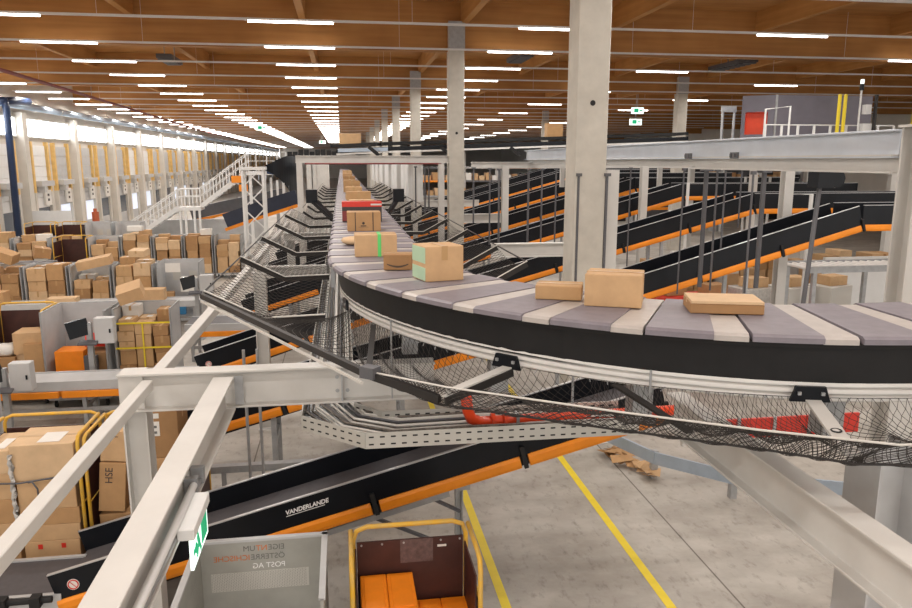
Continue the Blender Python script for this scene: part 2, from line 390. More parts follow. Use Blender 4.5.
# exit sign hung on the beam
t = thing('exit_sign', 'white box exit sign lamp with green pictogram hung under the foreground beam', 'exit sign', (-.98, 4.6, 2.5))
MB().box(-1.06, -.955, 4.38, 4.92, 2.71, 2.785).build('housing', 'white', t, bevel=.006)
pl = MB().box(-.995, -.975, 4.40, 4.90, 2.50, 2.71).build('sign_plate', 'sign_lit', t)
pg = MB()
X_ = -.9735
pg.box(-.975, -.972, 4.68, 4.86, 2.53, 2.68)
pg.obox((X_, 4.58, 2.615), (.003, .05, .10), Matrix.Rotation(.5, 3, 'X')).obox((X_, 4.54, 2.56), (.003, .03, .08), Matrix.Rotation(-.7, 3, 'X')).obox((X_, 4.62, 2.55), (.003, .03, .08), Matrix.Rotation(.6, 3, 'X'))
pg.cyl((-.975, 4.56, 2.68), .02, .003, 10, 'x').box(-.975, -.972, 4.42, 4.48, 2.585, 2.62).obox((X_, 4.50, 2.60), (.003, .06, .06), Matrix.Rotation(PI / 4, 3, 'X'))
pg.build('pictogram', 'sign_green', pl)
MB().box(-1.07, -1.045, 4.55, 4.65, 2.72, 2.77).build('hanger', 'galv', t)
# ================================================================ the sorter loop
YS = 112.; Y0C = 8.84; XO = -.19
HW = .59; ZB = 3.90
LS = YS - Y0C
KS = [0, .7, 1.4, 2.2, 3.2, 4.4, 5.8, 7.2, 12]; KA = [R(a) for a in (90, 82.3, 74.4, 66.7, 56.2, 39.4, 18.3, 0, 0)]
CURVE = []; _x, _y, _s = XO, Y0C, 0.
while _s < 11.5:
    for _i in range(len(KS) - 1):
        if KS[_i] <= _s <= KS[_i + 1]: _a = KA[_i] + (KA[_i + 1] - KA[_i]) * (_s - KS[_i]) / (KS[_i + 1] - KS[_i]); break
    CURVE.append((_x, _y, _a)); _x += math.cos(_a) * .02; _y -= math.sin(_a) * .02; _s += .02
def outer(s):
    """point and inward normal on the belt's outer edge, s metres past the start of the curve (negative: straight part)"""
    if s <= 0: return Vector((XO, Y0C - s, 0)), Vector((1, 0, 0))
    x, y, a = CURVE[min(int(s / .02), len(CURVE) - 1)]
    return Vector((x, y, 0)), Vector((math.sin(a), math.cos(a), 0))
LA = 7.2; SX = .39 + 4.73; RM = 4.73
def spath(s, r, z):
    """s metres along the centre line from the far end, r outwards (to the left of travel side = outer), z height"""
    p, n = outer(s - LS); p = p + n * (HW - r); return (p.x, p.y, z)
STOT = LS + 11
t = thing('sorter_conveyor', 'long dark loop sorter belt coming from the back and curving off to the right', 'sorter', (SX - RM, 20, 3.0))
SORT = t
pitch = .68; nt_ = int(STOT / pitch); first_ind = nt_ - 100
far = MB()
for i in range(nt_):
    s0 = i * pitch; m_ = MB() if i >= first_ind else far
    n = 4 if s0 > LS - 1 else 1
    for (a, b, k, dz) in ((.0, .44, 0, 0), (.445, .672, 1, -.008)):
        m_.cur = k
        ss = [s0 + a + (b - a) * j / n for j in range(n + 1)]
        hw = HW if k == 0 else HW - .02
        m_.sweep(spath, [(-hw, ZB - .05 + dz), (hw, ZB - .05 + dz), (hw, ZB - .015 + dz), (hw - .03, ZB + dz), (-hw + .03, ZB + dz), (-hw, ZB - .015 + dz)], ss)
    if i >= first_ind: m_.build('tray', ['tray', 'tray_gap'], t)
o = far.build('tray', ['tray', 'tray_gap'], t); o['kind'] = 'stuff'
sa = [LS * j / 4 for j in range(5)] + [LS + LA * (j + 1) / 48 for j in range(48)] + [STOT]
MB().sweep(spath, [(-.45, 3.55), (.45, 3.55), (.5, 3.82), (-.5, 3.82)], sa).build('track_frame', 'black_matt', t)
MB().sweep(spath, [(.45, ZB - .10), (.55, ZB - .085), (.56, ZB - .052), (.45, ZB - .052)], sa[4:]).build('edge_lip', 'black_matt', t)
# dark side panels round the curve, each panel a part
j = LS + .1
while j < STOT - .1:
    q = min(j + 1.38, STOT); ss = [j + (q - j) * k / 8 for k in range(9)]
    MB().sweep(spath, [(.415, 3.56), (.44, 3.56), (.48, ZB - .09), (.455, ZB - .09)], ss).build('side_panel', 'black', t)
    j += 1.4
rail = MB().sweep(lambda s, r, z: spath(s, r, z - .03 * min(1, max(0, (s - LS - 4) / 2.2))), [(d - .20, e - .045) for d, e in [(.61, 3.50), (.645, 3.50), (.655, 3.51), (.655, 3.535), (.615, 3.542), (.615, 3.551), (.655, 3.558), (.655, 3.583), (.615, 3.590), (.615, 3.599), (.655, 3.605), (.655, 3.625), (.645, 3.635), (.61, 3.635)]], [LS + .0 + k * .2 for k in range(int((STOT - LS) / .2))] + [STOT]).build('side_rail', 'alu', t)
b_ = MB()
for k in range(24):
    s = LS + .3 + k * .5; b_.cyl(Vector(spath(s, .44, 3.59)), .012, .022, 8)
b_.build('bolt', 'galv', rail)
for k in range(60):
    s = LS + .2 + k * .14; p = Vector(spath(s, .45, 3.46)); MB().bar(p, p + Vector((rng.uniform(-.03, .03), rng.uniform(-.03, .03), -.035)), .008, .006).build('net_hook', 'galv', rail)
MB().sweep(spath, [(-.56, 3.5), (-.51, 3.5), (-.51, 3.80), (-.56, 3.80)], sa).build('side_rail', 'galv', t)
MB().sweep(spath, [(.51, 3.5), (.56, 3.5), (.56, 3.80), (.51, 3.80)], [0, LS - .1]).build('side_rail', 'galv', t)
for s in (LS + .9, LS + 3.86, LS + 6.08, LS + 8.2):
    p = Vector(spath(s, .46, 3.455)); d = (Vector(spath(s, 1, 0)) - Vector(spath(s, 0, 0))).normalized(); tg = Vector((-d.y, d.x, 0))
    vs = []
    for off in (0, .025):
        for (u, z) in ((-.13, 3.475), (.13, 3.475), (.095, 3.58), (-.095, 3.58)): vs.append(p + d * off + tg * u + Vector((0, 0, z - 3.5)))
    br = MB().add(vs, [(0, 1, 2, 3), (7, 6, 5, 4), (0, 4, 5, 1), (1, 5, 6, 2), (2, 6, 7, 3), (3, 7, 4, 0)]).build('bracket', 'black', t)
    bb = MB()
    for u in (-.075, .075): bb.obox(p + d * .03 + tg * u + Vector((0, 0, .035)), (.022, .022, .022), Matrix.Rotation(math.atan2(d.y, d.x), 3, 'Z'))
    bb.build('bolt', 'galv', br)
for s in (LS + LA * .2, LS + LA * .45, LS + LA * .67, LS + LA * .9):
    p = spath(s, -.1, 0); MB().box(p[0] - .08, p[0] + .08, p[1] - .08, p[1] + .08, 3.0, 3.56).build('support_leg', 'galv', t)
for y in range(12, 60, 6): MB().box(.0, .12, y - .06, y + .06, 2.9, 3.56).box(.68, .8, y - .06, y + .06, 2.9, 3.56).build('support_leg', 'galv', t)
# hanging rods at the net
for a, s in ((20, LS + 2.35), (61, LS + 5.0)):
    p = Vector(spath(s, .49, 3.58)); o = MB().tube([p, p - Vector((0, 0, .75 if a == 20 else .40))], .009, 6)
    o.cyl(p - Vector((0, 0, .38)), .05 if a > 30 else .02, .03, 10)
    tag(o.build('hanger_rod', 'galv'), 'thin grey threaded rod hanging from the sorter curve rail, %s' % ('left end of the curve' if a == 20 else 'middle of the curve'), 'rod')

# ---------------------------------------------------------------- nets
def net(name, grid, wire, m='net', parent=None, origin=None):
    nu = len(grid); nv = len(grid[0]); mb = MB()
    mb.add([p for row in grid for p in row], [(i * nv + k, (i + 1) * nv + k, (i + 1) * nv + k + 1, i * nv + k + 1) for i in range(nu - 1) for k in range(nv - 1)])
    o = mb.build(name, m, parent, origin=origin)
    w = o.modifiers.new('wire', 'WIREFRAME'); w.thickness = wire; w.use_even_offset = False; w.use_replace = True; w.use_boundary = True
    return o
def diamond(name, P, nu, nv, wire, parent):
    """net of diamond meshes over the surface P(u,v), u,v in 0..1"""
    mb = MB(); vs = []; fs = []; idx = {}
    def vid(i, k):
        if (i, k) not in idx:
            idx[(i, k)] = len(vs); vs.append(P(min(max(i / (2 * nu), 0), 1), min(max(k / (2 * nv), 0), 1)))
        return idx[(i, k)]
    for i in range(0, 2 * nu + 1):
        for k in range(0, 2 * nv + 1):
            if (i + k) % 2 == 1:
                q = [(i - 1, k), (i, k - 1), (i + 1, k), (i, k + 1)]
                if all(0 <= a <= 2 * nu and 0 <= b <= 2 * nv for a, b in q): fs.append([vid(*c) for c in q])
                else:
                    q = [c for c in q if 0 <= c[0] <= 2 * nu and 0 <= c[1] <= 2 * nv]
                    if len(q) == 3: fs.append([vid(*c) for c in q])
    mb.add(vs, fs); o = mb.build(name, 'net', parent)
    w = o.modifiers.new('wire', 'WIREFRAME'); w.thickness = wire; w.use_even_offset = False; w.use_replace = True; w.use_boundary = True
    return o
def lerp(a, b, t): return a + (b - a) * t
def edge(s, off, z):
    p, n = outer(s); p = p - n * off; return Vector((p.x, p.y, z))
def at(u, v, z):                                  # point of the place on height z
    fwd = Vector((math.sin(yaw) * math.cos(pit), math.cos(yaw) * math.cos(pit), -math.sin(pit))); rt = Vector((math.cos(yaw), -math.sin(yaw), 0)); upv = rt.cross(fwd)
    d = fwd + rt * ((u - 456) / 740) + upv * ((304 - v) / 740); k = (z - 5) / d.z; return Vector((d.x * k, d.y * k, z))
ROPE = [Vector(p) for p in ((.12, 5.85, 3.42), (.70, 5.36, 3.42), (1.76, 4.64, 3.42), (2.46, 4.22, 3.42), (3.16, 3.86, 3.42), (4.2, 3.5, 3.42), (6.5, 3.35, 3.42))]
LOW = [Vector(p) for p in ((.14, 5.84, 3.34), (.64, 5.10, 3.28), (1.78, 4.36, 3.27), (2.46, 3.98, 3.28), (3.0, 3.68, 3.28), (4.2, 3.36, 3.28), (6.5, 3.25, 3.28))]
ROPE[0] = at(366, 371, 3.42); ROPE[1] = at(446, 387, 3.42); ROPE[2] = at(620, 412, 3.42); ROPE[3] = at(760, 430, 3.42); ROPE[4] = at(900, 445, 3.42)
LOW[0] = at(368, 376, 3.36); LOW[1] = at(437, 404, 3.28); LOW[2] = at(620, 430, 3.28); LOW[3] = at(760, 449, 3.28); LOW[4] = at(856, 464, 3.28)
def along(P, u):
    q = u * (len(P) - 1); i = min(int(q), len(P) - 2); return P[i].lerp(P[i + 1], q - i)
RAILS = [1.15, 2.55, 4.55, 5.35, 6.15, 7.6, 10]
def rpt(u):
    q = u * (len(RAILS) - 1); i = min(int(q), len(RAILS) - 2); return edge(lerp(RAILS[i], RAILS[i + 1], q - i), -.13, 3.455)
def inner_net(u, v):
    a = rpt(u); b = along(ROPE, u); w = a.lerp(b, v); w.z -= (.17 + .03 * math.sin(u * 70)) * math.sin(v ** .7 * PI) + .012 * math.sin(u * 160) * math.sin(v * PI); return w
def outer_net(u, v):
    a = along(ROPE, u); b = along(LOW, u); w = a.lerp(b, v); w.z -= .015 * math.sin(u * 130) * math.sin(v * PI) + .015 * v * math.sin(u * 60) ** 2; return w
tn = thing('catch_net', 'black safety net slung round the outside of the sorter curve', 'safety net', (1.8, 4.8, 3.15))
diamond('net_panel', inner_net, 150, 12, .0052, tn)
diamond('net_panel', outer_net, 150, 5, .0062, tn)
diamond('net_panel', lambda u, v: outer_net(u, v) + Vector((.03, .03, -.01)), 110, 4, .006, tn)
MB().tube([along(ROPE, k / 36) for k in range(37)], .0075, 6).build('edge_rope', 'rope', tn, smooth=True)
MB().tube([along(LOW, k / 36) for k in range(37)], .008, 6).build('edge_rope', 'bar', tn, smooth=True)
def patch(u, v):   # net left of the curve, from the first straight bar to the padded bar end
    p = Vector((-.15, 8.5, 3.22)).lerp(Vector((-1.50, 8.5, 3.52)), v); p.z -= .12 * math.sin(v * PI)
    q = edge(1.1, -.13, 3.45).lerp(ROPE[0], v)
    w = p.lerp(q, u); w.z -= .06 * math.sin(u * PI) * math.sin(v * PI); return w
diamond('net_panel', patch, 15, 10, .0055, tn)
bo = Vector((-1.57, 8.42, 3.53))
MB().bar(bo, ROPE[0] + Vector((0, 0, -.02)), .045, .055).build('net_bar', 'bar', tn)
MB().bar(ROPE[0] + Vector((0, 0, -.02)), LOW[1].lerp(ROPE[1], .3), .045, .06).build('net_bar', 'bar', tn)
MB().bar(bo + Vector((.0, -.06, -.05)), ROPE[0] + Vector((-.03, -.05, -.08)), .02, .02).build('edge_rope', 'rope', tn)
MB().obox(ROPE[0] + Vector((.03, -.03, 0)), (.13, .10, .09), Matrix.Rotation(R(-40), 3, 'Z')).build('padding', 'grey_dark', tn)
for (s_, tip, m_, w_) in ((3.86, ROPE[1].lerp(LOW[1], .5), 'steel', .085), (6.08, at(853, 455, 3.32), 'steel', .10), (1.9, LOW[0], 'bar', .05), (7.4, ROPE[5], 'steel', .1), (4.75, at(690, 432, 3.3), 'bar', .06)):
    p0 = edge(s_, -.125, 3.44); ar = MB().bar(p0, tip, w_, .018).build('support_arm', m_, tn)
    if m_ == 'steel':
        dd = (tip - p0).normalized(); tg = Vector((dd.y, -dd.x, 0)).normalized()
        MB().bar(p0 - Vector((0, 0, .035)) - tg * (w_ / 2), tip - Vector((0, 0, .035)) - tg * (w_ / 2), .02, .06).build('arm_flange', 'bar', ar)
cc = edge(6.08, -.125, 3.44).lerp(at(853, 455, 3.32), .62) + Vector((0, 0, .012))
MB().tube([cc + Vector((.03 * math.cos(k * PI / 5), .03 * math.sin(k * PI / 5), 0)) for k in range(10)], .005, 5, True).build('shackle', 'black', tn)

# straight nets, left and right of the sorter: bars with a bend, and a net between two bars
def side_net(sign, y, idx, L=3.02):
    cx = SX - RM
    f = lambda x: cx + sign * x
    lab = '%s safety net bay %s of the straight sorter, %s from the camera' % ('black', 'left' if sign < 0 else 'right', ordn(idx))
    t = thing('side_net', lab, 'safety net', (f(.6), y, 3.15), 'safety nets along the straight sorter')
    P = [(.62, 3.22), (1.30, 3.20), (1.95, 3.53) if y < 24 else (1.62, 3.42)] if sign < 0 else [(.62, 3.22), (1.63, 3.20), (2.24, 3.53)]
    br = MB(); br.bar((f(P[0][0]), y, P[0][1]), (f(P[1][0]), y, P[1][1]), .055, .075).bar((f(P[1][0]), y, P[1][1]), (f(P[2][0]), y, P[2][1]), .055, .075)
    br.build('net_bar', 'bar', t)
    rp = MB(); rp.bar((f(P[0][0]), y - .01, P[0][1] + .045), (f(P[1][0]), y - .01, P[1][1] + .045), .035, .012).bar((f(P[1][0]), y - .01, P[1][1] + .045), (f(P[2][0]), y - .01, P[2][1] + .045), .035, .012)
    rp.build('bar_trim', 'rope', t)
    k = max(.25, min(1, 16 / y))
    def S(u, v):
        q = v * 2
        a, b = (P[0], P[1]) if q < 1 else (P[1], P[2]); q = q if q < 1 else q - 1
        return Vector((f(lerp(a[0], b[0], q)), y + .04 + u * L, lerp(a[1], b[1], q) - .10 * math.sin(u * PI)))
    diamond('net_panel', S, int(14 * k) + 3, int(7 * k) + 2, .006 + .003 * (1 - k), t)
    MB().tube([(f(P[2][0]), y, 3.56), (f(P[2][0]), y + L + .06, 3.56)], .012, 5).build('edge_rope', 'bar', t)
for k in range(14):
    side_net(-1, 8.5 + 3.1 * k, k)
side_net(1, 10.4, 0, 2.0)
for k in range(13): side_net(1, 12.5 + 3.1 * k, k + 1)
o = MB().bar((-.22, 19.6, 3.5), (-.75, 20.3, 3.95), .16, .10).box(-.95, -.65, 20.2, 20.45, 3.9, 4.25).build('scanner_arm', 'black'); tag(o, 'dark scanner box on an angled arm left of the straight sorter', 'scanner')
o = MB().bar((1.08, 19.5, 3.5), (1.5, 20.6, 3.95), .10, .10).box(1.38, 1.68, 20.4, 20.65, 3.9, 4.25).build('scanner_arm', 'black'); tag(o, 'dark scanner box on an angled arm right of the straight sorter', 'scanner')

# ---------------------------------------------------------------- cable tray under the sorter, orange pipe
t = thing('cable_tray', 'perforated grey cable tray full of cables turning under the sorter', 'cable tray', (0, 10, 2.5))
tr = MB()
path = [(-.45, 60), (-.45, 7.0), (.15, 6.42), (2.75, 6.40)]; path2 = [(.07, 60), (.07, 7.3), (.33, 7.0), (2.75, 6.96)]
tr.strip([(x, y, 2.43) for x, y in path], [(x, y, 2.43) for x, y in path2])
tr.build('tray_floor', 'galv', t)
for pth, w_ in ((path, -1), (path2, 1)):
    sd = MB(); hl = MB()
    for (a, b) in zip(pth, pth[1:]):
        sd.bar((*a, 2.50), (*b, 2.50), .012, .15)
        d = (Vector(b) - Vector(a)); L = d.length; d.normalize(); nn = int(min(L, 9) / .10)
        for q in range(nn):
            st = Vector(b) - d * (q * .10 + .05) if a[1] == 60 else Vector(a) + d * (q * .10 + .05)
            for zz in (2.465, 2.535): hl.obox((st.x, st.y, zz), (.045, .016, .014), Matrix.Rotation(math.atan2(d.y, d.x), 3, 'Z'))
    o = sd.build('tray_side', 'perf', t); o = hl.build('slot_pattern', 'black_matt', o); o['kind'] = 'stuff'
for k in range(16):
    f = (k + .5) / 16; z = 2.455 + rng.random() * .06; jx = lambda: rng.uniform(-.01, .01)
    pa, pb = [(lerp(a[0], b[0], f), lerp(a[1], b[1], f)) for a, b in zip(path, path2)], None
    pts = [(pa[0][0], 60, z), (pa[0][0] + jx(), 30, z), (pa[0][0] + jx(), 16, z + .01), (pa[0][0] + jx(), 11, z), (pa[1][0] + jx(), pa[1][1] + .4, z), ((pa[1][0] + pa[2][0]) / 2, (pa[1][1] + pa[2][1]) / 2, z + .02), (pa[2][0] + .2, pa[2][1], z), (1.2, pa[2][1] + jx(), z + .01), (2.75, pa[3][1], z)]
    MB().tube(pts, .013, 6).build('cable', ['cable', 'rope', 'grey_dark', 'paper'][(k * 7) % 5 % 4], t, smooth=True)
for y in (8.5, 12, 16): MB().box(-.4, .14, y, y + .05, 2.39, 2.43).build('tray_hanger', 'galv', t)
t = thing('water_pipe', 'bright red-orange pipe with a flanged elbow above the cable tray', 'pipe', (1.9, 6.75, 2.6))
MB().tube([(1.10, 6.62, 2.86), (1.13, 6.66, 2.66), (1.17, 6.70, 2.56), (1.26, 6.74, 2.51), (1.4, 6.76, 2.50), (3.3, 6.8, 2.50)], .055, 12).build('pipe_run', 'red_pipe', t, smooth=True)
for x in (1.38, 1.5): MB().cyl((x, 6.76, 2.50), .082, .035, 14, 'x').build('flange', 'red_pipe', t)
MB().cyl((1.44, 6.76, 2.37), .045, .08, 10).build('drain_plug', 'red_pipe', t)
MB().box(2.19, 2.21, 6.76, 6.78, 2.55, 3.2).build('hanger', 'galv', t); MB().box(1.62, 1.65, 6.69, 6.83, 2.44, 2.57).build('clamp', 'galv', t)
t = thing('red_guard', 'red sheet panel with grey dividers behind the net at the right', 'guard', (4.4, 6.8, 2.1))
MB().box(3.42, 5.4, 6.8, 6.83, 2.15, 2.36).build('panel', 'red', t)
for x in (3.6, 4.0, 4.4, 4.8): MB().box(x, x + .03, 6.78, 6.80, 2.13, 2.38).build('divider', 'galv', t)
MB().box(3.4, 5.42, 6.79, 6.84, 2.10, 2.15).build('bottom_rail', 'rope', t)

# ---------------------------------------------------------------- parcels riding the sorter
def carton(label, c, size, rz, m, z, group='parcels riding on the sorter belt', tape=True, seam='x', nm='carton'):
    """closed carton: body with a seam, tape strip over the seam; origin at its base centre"""
    cx, cy = c; sx, sy, sz = size
    o = thing(nm, label, 'box', (cx, cy, z), group) if tape else None
    body = MB().box(-sx / 2, sx / 2, -sy / 2, sy / 2, 0, sz)
    if not tape:
        b = body.build(nm, m, origin=(0, 0, 0)); tag(b, label, 'box', group); b.location = (cx, cy, z); b.rotation_euler.z = rz; return b
    o.rotation_euler.z = rz; ORG[o.name] = Vector((0, 0, 0))
    body.build('box_body', m, o, bevel=.006)
    tp = MB(); e = .0025; w = .03
    if seam == 'x': tp.box(-sx / 2 - e, sx / 2 + e, -w, w, sz, sz + e).box(-sx / 2 - e, -sx / 2, -w, w, sz * .72, sz).box(sx / 2, sx / 2 + e, -w, w, sz * .72, sz)
    else: tp.box(-w, w, -sy / 2 - e, sy / 2 + e, sz, sz + e).box(-w, w, -sy / 2 - e, -sy / 2, sz * .6, sz).box(-w, w, sy / 2, sy / 2 + e, sz * .72, sz)
    tp.build('tape', 'tape', o)
    return o
ZT = ZB + .002
o = carton('large brown carton with pale green end, on the belt where the curve starts', (.88, 6.92), (.38, .36, .325), R(14), CB[1], ZT, seam='y')
MB().box(-.193, -.19, -.175, .175, .17, .315).box(-.193, -.19, -.175, .175, .01, .13).build('end_print', 'mint', o)
o = carton('small brown carton with a dark curved arc, left of the large green-ended carton', (.56, 7.64), (.29, .24, .16), R(-8), CB[2], ZT, seam='x')
ac = MB(); ac.strip([(-.11 + .022 * k, -.1225, .055 - .03 * math.sin(k * PI / 10) + .0) for k in range(11)], [(-.11 + .022 * k, -.1225, .066 - .022 * math.sin(k * PI / 10)) for k in range(11)]); ac.build('printed_arc', 'tape_dark', o)
o = carton('brown carton with a bright green vertical stripe on the straight belt', (.375, 8.82), (.49, .36, .255), 0, CB[1], ZT, seam='x')
MB().box(.02, .06, -.184, -.18, .0, .255).box(.02, .06, -.18, .18, .2551, .259).build('green_tape', 'tape_green', o)
def bag(label, c, r, z, m, seed, nm='parcel_bag'):
    mb = MB(); q = random.Random(seed); n = 14; rows = 6
    for i in range(rows + 1):
        ph = i / rows * PI
        for k in range(n):
            a = 2 * PI * k / n; cc, ss = math.cos(a), math.sin(a); sq = 1 / max(abs(cc), abs(ss)) ** .6
            mb.v.append((c[0] + r[0] * cc * sq * math.sin(ph) ** .45 * (1 + q.uniform(-.05, .05)), c[1] + r[1] * ss * sq * math.sin(ph) ** .45, z + r[2] * (1 - math.cos(ph)) * (1 + q.uniform(-.08, .02) * (i > 2))))
    for i in range(rows):
        for k in range(n): mb.f.append([i * n + k, i * n + (k + 1) % n, (i + 1) * n + (k + 1) % n, (i + 1) * n + k]); mb.mi.append(0)
    o = mb.build(nm, m, smooth=True); return tag(o, label, 'parcel', 'parcels riding on the sorter belt')
bag('crumpled pale brown mailing bag lying behind the green-striped carton', (.25, 10.0), (.28, .22, .055), ZT, CB[3], 3)
o = carton('tan carton with two dark tapes and a small dark emblem, before the red box', (.335, 12.1), (.53, .40, .30), 0, CB[0], ZT, seam='x')
MB().box(-.145, -.13, -.204, -.2, 0, .3).box(.135, .15, -.204, -.2, 0, .3).build('dark_tape', 'tape_dark', o)
em = MB().cyl((-.01, -.203, .125), .022, .004, 8, 'y'); em.box(-.055, .035, -.203, -.2, .075, .09); em.box(-.09, .07, -.203, -.2, .062, .066); em.build('emblem', 'print', o)
o = carton('dark carton with a bright red lid and band, on the straight belt', (.355, 13.95), (.72, .42, .36), 0, M['print'], ZT, seam='x')
MB().box(-.362, .362, -.212, .212, .275, .364).build('red_lid', 'red', o); MB().box(.16, .36, -.2135, -.212, .30, .33).build('lid_print', 'rope', o); MB().box(-.36, -.27, -.2125, -.21, .02, .2).build('side_label', 'maroon', o)
for i, (x, y, sx, sz, m_) in enumerate(((.44, 17.0, .56, .24, 1), (.42, 19.2, .60, .34, 0), (.34, 22.0, .48, .36, 4), (.36, 24.4, .42, .30, 2), (.36, 27.4, .6, .40, 0), (.34, 31, .5, .35, 4), (.36, 36, .55, .4, 2), (.34, 42, .5, .4, 0), (.38, 50, .6, .5, 1))):
    carton('brown carton on the straight belt, %s behind the red-lidded one' % ordn(i), (x, y), (sx, .4, sz), 0, CB[m_], ZT, seam='y')
o = carton('low brown carton on the curve between the green-ended carton and the tall one', (1.74, 5.78), (.37, .26, .115), R(-21), CB[4], ZT, seam='x')
o = carton('tall plain brown carton on the middle of the sorter curve', (2.09, 5.46), (.43, .34, .25), R(-25), CB[1], ZT, seam='x')
o = carton('flat wide brown parcel with a pale lid, rightmost on the sorter curve', (2.80, 5.09), (.52, .34, .075), R(-17), CB[2], ZT, seam='x')
MB().box(-.255, .255, -.175, .175, .0751, .095).build('pale_lid', CB[3], o)
# ================================================================ inclined conveyors
def incline(label, x0, z0, x1, z1, y0, y1, xf=None, h=.36, group='black inclined conveyors with orange edges', prot=False, letter=False, legs=True, seg=1.9):
    """conveyor rising towards +x from (x0,z0) to (x1,z1) (belt height), near side y0, far side y1, then level to xf"""
    t = thing('inclined_conveyor', label, 'conveyor', (x0, (y0 + y1) / 2, 0), group)
    d = Vector((x1 - x0, 0, z1 - z0)); L = d.length; d.normalize(); up = Vector((-d.z, 0, d.x))
    pts = [(x0, z0), (x1, z1)] + ([(xf, z1)] if xf else [])
    for (yy, side) in ((y0, -1), (y1, 1)):
        sd = MB(); ed = MB(); ogs = []; brs = []
        for (a, b) in zip(pts, pts[1:]):
            A = Vector((a[0], yy, a[1])); B = Vector((b[0], yy, b[1])); dd = (B - A); l = dd.length; dd.normalize(); u = Vector((-dd.z, 0, dd.x))
            sd.bar(A + u * (h * .5 - .02), B + u * (h * .5 - .02), .03, h, up=u)
            ed.bar(A + u * (h - .015), B + u * (h - .015), .036, .012, up=u)
            n = max(1, int(round(l / seg)))
            for k in range(n):
                p = A + dd * (l * k / n + (.05 if k or a != pts[0] else .0)); q = A + dd * (l * (k + 1) / n - .05)
                ogs.append(MB().prof([(-.03, -.07), (.03, -.07), (.045, -.03), (.045, .035), (.03, .07), (-.03, .07)], p - u * .085, q - u * .085, up=u))
                e = A + dd * (l * (k + 1) / n)
                brs.append(MB().bar(e - u * .16 + Vector((0, side * .045, 0)), e + u * .10 + Vector((0, side * .045, 0)), .035, .05, up=dd))
        o = sd.build('side_panel', 'black', t); ed.build('panel_edge', 'edge', o)
        for q_ in ogs: q_.build('orange_cover', 'orange', t)
        for q_ in brs: q_.build('joint_bracket', 'black_matt', t)
    bl = MB(); un = MB()
    for (a, b) in zip(pts, pts[1:]):
        ym = (y0 + y1) / 2; w = y1 - y0 - .06
        bl.bar((a[0] + .02, ym, a[1] + .03), (b[0], ym, b[1] + .03), w, .03); un.bar((a[0] + .3, ym, a[1] - .09), (b[0], ym, b[1] - .09), w, .10)
    bl.build('belt', 'belt', t); un.build('underside', 'black_matt', t)
    if legs:
        for f in (.3, .72):
            x = lerp(x0, x1, f); z = lerp(z0, z1, f)
            MB().box(x - .04, x + .04, y0 + .02, y0 + .09, 0, z - .12).box(x - .04, x + .04, y1 - .09, y1 - .02, 0, z - .12).box(x - .03, x + .03, y0 + .09, y1 - .09, z * .5, z * .5 + .06).build('support_leg', 'galv', t)
    if prot:
        s = Vector((x0 + .18, y0 - .017, z0 + .16)); g = MB().cyl(s, .062, -.004, 18, 'y'); o = g.build('warning_sticker', 'paper', t)
        MB().tube([s + Vector((.05 * math.cos(a * PI / 8), -.005, .05 * math.sin(a * PI / 8))) for a in range(16)], .007, 5, True).bar(s + Vector((-.035, -.006, .035)), s + Vector((.035, -.006, -.035)), .01, .004).build('sticker_ring', 'red', o)
    return t, d, up
A_, dA, uA = incline('near black inclined conveyor with orange edge and white lettering, under the foreground frame', -3.10, .455, 3.6, 2.21, 7.65, 8.6, h=.30, prot=True, seg=1.7, legs=False)
mt = Matrix.Translation(Vector((-.70, 7.632, 1.232))) @ Matrix.Rotation(-math.atan2(dA.z, dA.x), 4, 'Y') @ Matrix.Rotation(PI / 2, 4, 'X')
lt = text('lettering', 'VANDERLANDE', .068, 'print_white', A_, mt, shear=.25, spacing=.98, offset=.002)
ul = MB(); c = Vector((-.70, 7.632, 1.225)); ul.bar(c + uA * -.012, c + dA * .43 - uA * .012, .003, .006, up=uA); ul.build('lettering_line', 'print_white', A_)
# its legs and braces on the right
lg = MB().ibeam((1.27, 8.1, 0), (1.27, 8.1, 1.35), .09, .09).box(1.2, 1.34, 7.7, 8.55, 1.35, 1.44); lg.build('support_leg', 'galv', A_)
MB().bar((.05, 7.9, 1.1), (1.25, 7.9, .50), .05, .03).build('brace', 'grey_dark', A_); MB().bar((.75, 7.9, 1.28), (1.25, 7.9, 1.0), .05, .03).build('brace', 'grey_dark', A_)
MB().bar((-.6, 7.9, .86), (1.1, 7.9, 1.32), .4, .07).build('cable_channel', 'galv', A_)
incline('black inclined conveyor with orange edge just behind the foreground cross beam', -2.6, .86, 2.2, 2.12, 11.3, 12.2, legs=True)
incline('short black inclined conveyor with round warning sticker, behind the cross beam at left', -2.95, .80, 1.3, 2.12, 15.1, 16.0, prot=True)
for k, (y, lab) in enumerate(((20.4, 'first'), (23.2, 'second'), (27.2, 'third'), (31.2, 'fourth'))):
    incline('black orange-edged conveyor seen through the left nets, %s behind the sticker one' % lab, -2.7, .95, 1.3, 2.2, y, y + .9)
for k, (y, xa, xf, lab) in enumerate(((14.6, 11.15, 16, 'nearest'), (19.2, 11.3, 17.5, 'second'), (24.0, 11.5, 18, 'third'), (29.0, 11.8, 19, 'fourth'), (34.5, 12.2, 19, 'fifth'), (40.5, 12.5, 19, 'sixth'), (45.2, 12.8, 20, 'farthest'))):
    zb = lambda x: 2.62 + .284 * (x - 7.5) if y < 17 else 2.58 + .27 * (x - 7.11) if y < 22 else 3.13 + .274 * (x - 8.92)
    incline('black orange-edged conveyor climbing right behind the sorter curve, %s of seven' % lab, 1.9, zb(1.9), xa, zb(xa), y, y + 1.0, xf, h=.42, seg=2.1)

